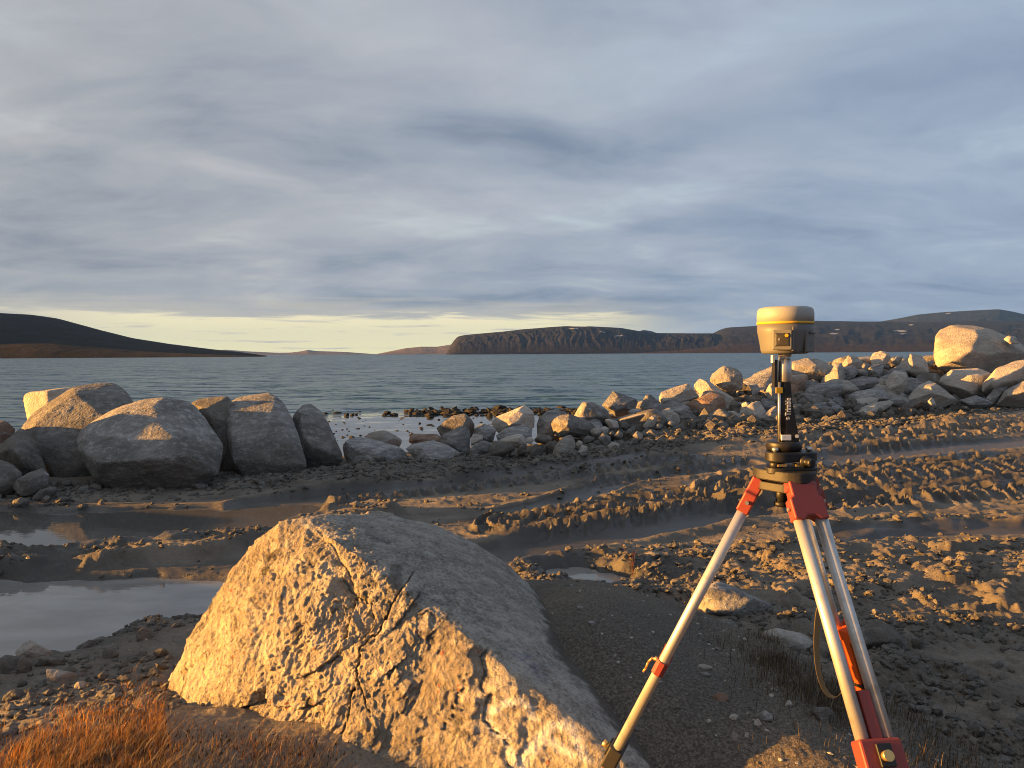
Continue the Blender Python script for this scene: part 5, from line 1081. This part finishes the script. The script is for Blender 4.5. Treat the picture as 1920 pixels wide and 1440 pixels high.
# carrier with pole
PC = Vector((TC.x, TC.y, 0))+ex*xpx(1471); CB = Vector((PC.x, PC.y, zpx(828)))
CAR = empty('receiver_pole', CB, 'black carrier pole with a vertical name strip standing on the tribrach', 'pole')
def at_row(px, py, dy=0.0): return at_y(px, py, TC.y+dy)
b = MB(CB); b.lathe(at_row(1471, 716), [(.0158, 0), (.0170, .002), (.0170, .058), (.0155, .060), (.0155, .068), (.0165, .069), (.0165, .074), (.019, .076)], 32); b.build('pole', M_steel, CAR)
b = MB(CB); b.tube(at_row(1469, 829), at_row(1469, 714), .0150, .0150, 32); b.build('column', M_blk, CAR)
b = MB(CB)
b.prism([at_row(1474, 829, -.016), at_row(1499, 829, -.016), at_row(1495, 800, -.016), at_row(1486, 752, -.016), at_row(1483, 716, -.016), at_row(1470, 716, -.016)], ey*.030, .002); br = b.build('bracket', M_blk, CAR)
b = MB(CB); b.box(at_row(1452.5, 700, -.004), ex*.0045, ey*.009, ez*(zpx(664)-zpx(715))/2*1.0, .001); b.build('side_strip', M_blk, CAR)
b = MB(CB); b.tube(at_row(1461.5, 829, -.012), at_row(1461.5, 716, -.012), .0042, .0042, 14); b.build('clip_rod', M_steel, CAR)
b = MB(CB); b.box(at_row(1449, 673, -.010), ex*.0032, ey*.006, ez*.010, .001); b.build('sticker', M_white, CAR)
b = MB(CB); b.box(at_row(1461, 732, -.0175), ex*.0088, ey*.0015, ez*.0075, .0006); b.build('sticker', M_yel, CAR)
b = MB(CB); b.box(at_row(1474, 820.5, -.0185), ex*.0125, ey*.003, ez*.0072, .001); b.build('plate', M_white, CAR)
b = MB(CB); b.tube(at_row(1494, 818, -.017), at_row(1494, 818, -.026), .0048, .0048, 12); b.build('screw', M_steel, CAR)
fc = bpy.data.curves.new('lettering', 'FONT'); fc.body = 'Trimble'; fc.size = .0175; fc.extrude = .0005; fc.align_x = 'LEFT'; fc.align_y = 'CENTER'; fc.offset = .0003
fo = bpy.data.objects.new('lettering_curve', fc); COL.objects.link(fo); dg = bpy.context.evaluated_depsgraph_get()
me = bpy.data.meshes.new_from_object(fo.evaluated_get(dg)); bpy.data.objects.remove(fo)
vx = np.array([q.co[:] for q in me.vertices]); wd = vx[:, 0].max()-vx[:, 0].min(); Lh = 33*px2m; sc = Lh/wd
org = at_row(1478.0, 779.5, -.0172)-CB
for q in me.vertices:
    x_, y_, z_ = q.co; p_ = org+ez*(x_*sc)-ex*(y_*1.15)-ey*z_; q.co = p_
me.name = 'lettering'; obj('lettering', me, M_white, CAR)
b = MB(CB)                                            # the small round emblem under the word: a ring cut by two bars
lc = at_row(1477.5, 784.5, -.0172)
for i in range(18):
    a0, a1 = 2*math.pi*i/18, 2*math.pi*(i+.8)/18
    if 4 <= i <= 5 or 13 <= i <= 14: continue
    b.prism([lc+(ex*math.cos(a)+ez*math.sin(a))*r_ for a, r_ in ((a0, .0046), (a1, .0046), (a1, .0030), (a0, .0030))], -ey*.0006)
b.box(lc-ey*.0003, ex*.0022, ey*.0004, ez*.0010); b.build('emblem', M_white, CAR)

# receiver
RB = at_row(1471.5, 664); RC = empty('survey_receiver', RB, 'grey satellite survey receiver with a cream cap and thin yellow ring', 'receiver')
def rz(py): return zpx(py)-RB.z
def oct_(a, h):
    k_ = ss(rz(625), rz(640), np.array([h]))[0] if h < rz(612) else 0
    m4 = (((a+math.pi/4) % (math.pi/2))-math.pi/4)
    return 1+.02*k_*(1/max(math.cos(m4), .78)-1)*3
b = MB(RB); b.lathe(RB, [(.020, 0), (.052, .001), (.0575, .004), (.0595, .010), (.062, rz(645)), (.0655, rz(632)), (.0685, rz(622)), (.0692, rz(608))], 72, mod=oct_); b.build('housing', M_body, RC)
b = MB(RB); b.lathe(RB, [(.060, rz(608.5)), (.0703, rz(608)), (.0706, rz(606)), (.0703, rz(604)), (.060, rz(603.5))], 72); b.build('ring', M_yel, RC)
b = MB(RB); b.lathe(RB, [(.060, rz(604.5)), (.0698, rz(604)), (.0700, rz(590)), (.0685, rz(582)), (.0645, rz(578)), (.056, rz(576)), (.03, rz(575)), (.008, rz(574.7))], 72); b.build('cap', M_cap, RC)
def on_body(px, py, out=0.0):
    x_ = xpx(px)-xpx(1471.5); h_ = rz(py); R_ = float(np.interp(h_, [0, .010, rz(645), rz(632), rz(622), rz(608)], [.055, .0595, .062, .0655, .0685, .0692]))
    y_ = -math.sqrt(max(R_*R_-x_*x_, 1e-5)); n_ = Vector((x_/R_, y_/R_, 0)); return RB+ex*x_+ey*y_+ez*h_+n_*out, n_
def panel(px, py, w, h, depth, mat, name, parent, bev=.0015):
    p_, n_ = on_body(px, py); tg_ = Vector((-n_.y, n_.x, 0)); b_ = MB(RB); b_.box(p_+n_*depth*.3, tg_*w*px2m/2/max(.35, abs(n_.y)), n_*depth, ez*h*px2m/2, bev); return b_.build(name, mat, parent)
fr = panel(1451, 638, 30, 36, .0040, M_body, 'keypad_frame', RC, .003)
kp_ = panel(1451, 637.5, 22, 24, .0052, M_dark, 'keypad', RC)
panel(1451, 637.5, 19, 21, .0056, M_plate, 'keypad_face', kp_)
for (qx, qy) in ((1457, 630), (1452, 643.5)):
    p_, n_ = on_body(qx, qy); b = MB(RB); b.tube(p_+n_*.005, p_+n_*.0085, .0044, .0040, 16); b.build('button', M_yel, kp_)
p_, n_ = on_body(1447, 637); b = MB(RB); b.tube(p_+n_*.005, p_+n_*.0082, .0035, .0032, 14); b.build('button', M_body, kp_)
panel(1468, 636, 4, 44, .0042, M_body, 'rib', RC)
pf_ = panel(1503, 641, 24, 40, .0036, M_body, 'port_frame', RC, .003); panel(1506, 646, 9, 9, .0046, M_dark, 'port', RC); panel(1507, 625, 18, 3, .003, M_dark, 'slot', RC)
# ------------------------------------------------------------------ dry grass and plants
def grass_mat(name, stops):
    mt, t = new_mat(name); t.n
    c = t.ramp(t.attr('tone'), stops, 'LINEAR')
    b = t.n('ShaderNodeBsdfPrincipled'); t.put(b.inputs['Base Color'], c); b.inputs['Roughness'].default_value = .7
    tr = t.n('ShaderNodeBsdfTranslucent'); t.put(tr.inputs['Color'], c); mx = t.n('ShaderNodeMixShader'); mx.inputs[0].default_value = .35
    t.t.links.new(b.outputs[0], mx.inputs[1]); t.t.links.new(tr.outputs[0], mx.inputs[2])
    o = t.n('ShaderNodeOutputMaterial'); t.t.links.new(mx.outputs[0], o.inputs['Surface']); return mt
GM_or = grass_mat('dry_grass', [(0, (.055, .026, .010)), (.35, (.24, .10, .025)), (.7, (.50, .22, .055)), (1, (.58, .38, .14))])
GM_dk = grass_mat('withered_grass', [(0, (.030, .022, .014)), (.5, (.10, .065, .034)), (1, (.30, .22, .12))])
def blades(name, P, L, lean, mat, seed, w=.0022, tone=None, label=None, cat=None, kind='stuff'):
    rg = np.random.RandomState(seed); n = len(P); a = rg.rand(n)*6.28
    ld = lean[None, :]+.55*np.stack([np.cos(a), np.sin(a)], 1)*rg.rand(n, 1)**.7
    wd = np.stack([-np.sin(a), np.cos(a), np.zeros(n)], 1)*w*(.6+.8*rg.rand(n, 1))
    V = np.zeros((n, 7, 3)); 
    for k_, (h_, b_, ww) in enumerate(((0, 0, 1), (.4, .12, .9), (.75, .45, .6))):
        c_ = P+np.stack([ld[:, 0]*L*b_, ld[:, 1]*L*b_, L*h_], 1); V[:, 2*k_] = c_-wd*ww; V[:, 2*k_+1] = c_+wd*ww
    V[:, 6] = P+np.stack([ld[:, 0]*L*1.0, ld[:, 1]*L*1.0, L*.95], 1)
    base_ = np.arange(n)[:, None]*7; T = np.concatenate([base_+np.array([q]) for q in ((0, 1, 3), (0, 3, 2), (2, 3, 5), (2, 5, 4), (4, 5, 6))])
    me = fast_mesh(name, V.reshape(-1, 3), T); tn_ = np.repeat(np.clip((tone if tone is not None else .5)+.22*rg.randn(n), 0, 1), 7); add_attr(me, 'tone', tn_)
    o = obj(name, me, mat); return tag(o, label, cat, kind=kind if not label else None)
rg = np.random.RandomState(21)
n = 60000; px = rg.uniform(-150, 700, n); py = rg.uniform(1240, 1560, n)
dens = ss(1250, 1335, py-.36*np.clip(330-px, 0, 500)+70*fbm2(px*.014, py*.020, 3))
dens *= np.where(px > 310, ss(1330, 1400, py-.10*(px-310))*.45, 1)*ss(700, 560, px)
kp = rg.rand(n) < dens*.95; px, py = px[kp], py[kp]
pts = []
zz = .48; rays = FW[None]+RT[None]*((px-960)/FPX)[:, None]+UP[None]*((720-py)/FPX)[:, None]
z_it = np.full(len(px), .45)
for _ in range(8):
    q = CAM+rays*((z_it-CAM[2])/rays[:, 2])[:, None]; z_it = .5*z_it+.5*base_h(q[:, 0], q[:, 1])
q[:, 2] = ground(q[:, 0], q[:, 1])[0]-.004
tuft = fbm2(q[:, 0]*6, q[:, 1]*6, 3, off=3)
L = (.012+.042*rg.rand(len(q))**1.8)*(1+.9*np.clip(tuft, -.6, 1))*np.where(px > 340, .55, 1)+(rg.rand(len(q)) < .02)*.06
blades('dry_grass', q, L, np.array([.18, .05]), GM_or, 3, .0010, np.clip(.52+.5*fbm2(q[:, 0]*3.2, q[:, 1]*3.2, 3, off=8), 0, 1))
k2 = rg.rand(len(q)) < .045
blades('straw', q[k2], .06+.07*rg.rand(k2.sum()), np.array([.75, .25]), GM_dk, 13, .0008, np.full(k2.sum(), .9))
k3 = rg.rand(len(q)) < .30
blades('moss', q[k3]+rg.normal(size=(k3.sum(), 3))*np.array([.02, .02, 0]), .008+.016*rg.rand(k3.sum()), np.array([.2, .0]), GM_dk, 14, .0022, np.full(k3.sum(), .30))
# low heath under the boulder and at the lower right
n = 16000; X_ = np.concatenate([rg.uniform(.75, 2.3, n//2), rg.normal(1.22, .14, n//4), rg.normal(1.33, .18, n//4)]); Y_ = np.concatenate([rg.uniform(1.7, 3.3, n//2), rg.normal(3.42, .12, n//4), rg.normal(2.75, .20, n//4)])
kp = (rg.rand(n) < .08+.92*ss(.0, .35, fbm2(X_*2.2, Y_*2.2, 3, off=12)+.25*(np.arange(n) > n//2))*ss(.8, 1.2, X_)); X_, Y_ = X_[kp], Y_[kp]
q = np.stack([X_, Y_, ground(X_, Y_)[0]-.003], 1)
blades('withered_grass', q, .018+.060*rg.rand(len(q))**2.0, np.array([.15, .0]), GM_dk, 5, .0010, np.full(len(q), .42))
# plants one can point at
def sprig(px, py, hpx, label, mat, seed, name='dry_plant', heads=True, nst=1, cat='dried plant', group=None, spread=.1):
    p = at_ground(px, py); z_ = gr_z(p[0], p[1]); d = float((p-CAM)@FW); h = hpx/FPX*d; rg = np.random.RandomState(seed); root = Vector((p[0], p[1], z_-.01))
    E_ = empty(name, root, label, cat, group)
    for s_ in range(nst):
        b = MB(root); a = rg.rand()*6.28; ln = Vector((math.cos(a), math.sin(a)*.5, 0))*spread*rg.uniform(.3, 1); hh_ = h*rg.uniform(.7, 1) if s_ else h
        pr = root.copy(); tip = None
        for k_ in range(1, 6):
            f_ = k_/5; nx = root+ez*hh_*f_+ln*hh_*f_*f_*2+Vector((rg.randn()*.004, rg.randn()*.004, 0)); b.tube(pr, nx, .0014*(1.2-.6*f_), .0014*(1.1-.6*f_), 6); pr = nx
        st = b.build('stem', mat, E_); n_ = len(st.data.vertices); add_attr(st.data, 'tone', np.full(n_, .75))
        b = MB(root)
        if heads == 'leaf':
            for k_ in range(16):
                f_ = rg.uniform(.25, 1); c_ = root+ez*hh_*f_+ln*hh_*f_*f_*2; a = rg.rand()*6.28; dv = Vector((math.cos(a), math.sin(a), rg.uniform(.2, .9))).normalized(); sd_ = dv.cross(ez).normalized(); l_ = rg.uniform(.010, .022)
                b.prism([c_, c_+dv*l_*.5+sd_*l_*.22, c_+dv*l_, c_+dv*l_*.5-sd_*l_*.22], dv.cross(sd_)*.0008)
            lf = tag(b.build('leaf', mat, E_), kind='stuff')
        else:
            for k_ in range(5): b.lathe(pr+Vector((rg.randn()*.002, rg.randn()*.002, -.003*k_)), [(.0008, -.003), (.0028, 0), (.0024, .003), (.0006, .005)], 7)
            lf = b.build('seed_head', mat, E_)
        add_attr(lf.data, 'tone', np.full(len(lf.data.vertices), .95 if heads != 'leaf' else .55))
    return E_
GM_red = grass_mat('red_leaf', [(0, (.12, .03, .014)), (.6, (.24, .075, .034)), (1, (.36, .18, .08))])
sprig(1186, 1078, 62, 'reddish leafy plant growing at the edge of the dirt slope', GM_red, 1, heads='leaf', nst=3, spread=.25)
SG = 'dry stems with pale seed heads at lower right'
for i, (px, py, h, lb) in enumerate([(1763, 1310, 52, 'dry stem with a pale seed head, leftmost of the lower right stems'), (1806, 1318, 52, 'dry stem standing second from the left among the seed heads'), (1850, 1322, 50, 'dry stem with a round white seed head'), (1905, 1345, 40, 'short dry stem at the right edge'), (1716, 1240, 34, 'thin curved stem against the dark flat block'), (1790, 1345, 46, 'leaning dry stem between the two left seed heads')]):
    sprig(px, py, h, lb, GM_dk, 10+i, name='dry_flower', group=SG, cat='dried flower', spread=.2)
sprig(1432, 1075, 46, 'single dry stem in the clods left of the tripod front leg', GM_dk, 31, name='dry_flower', cat='dried flower')
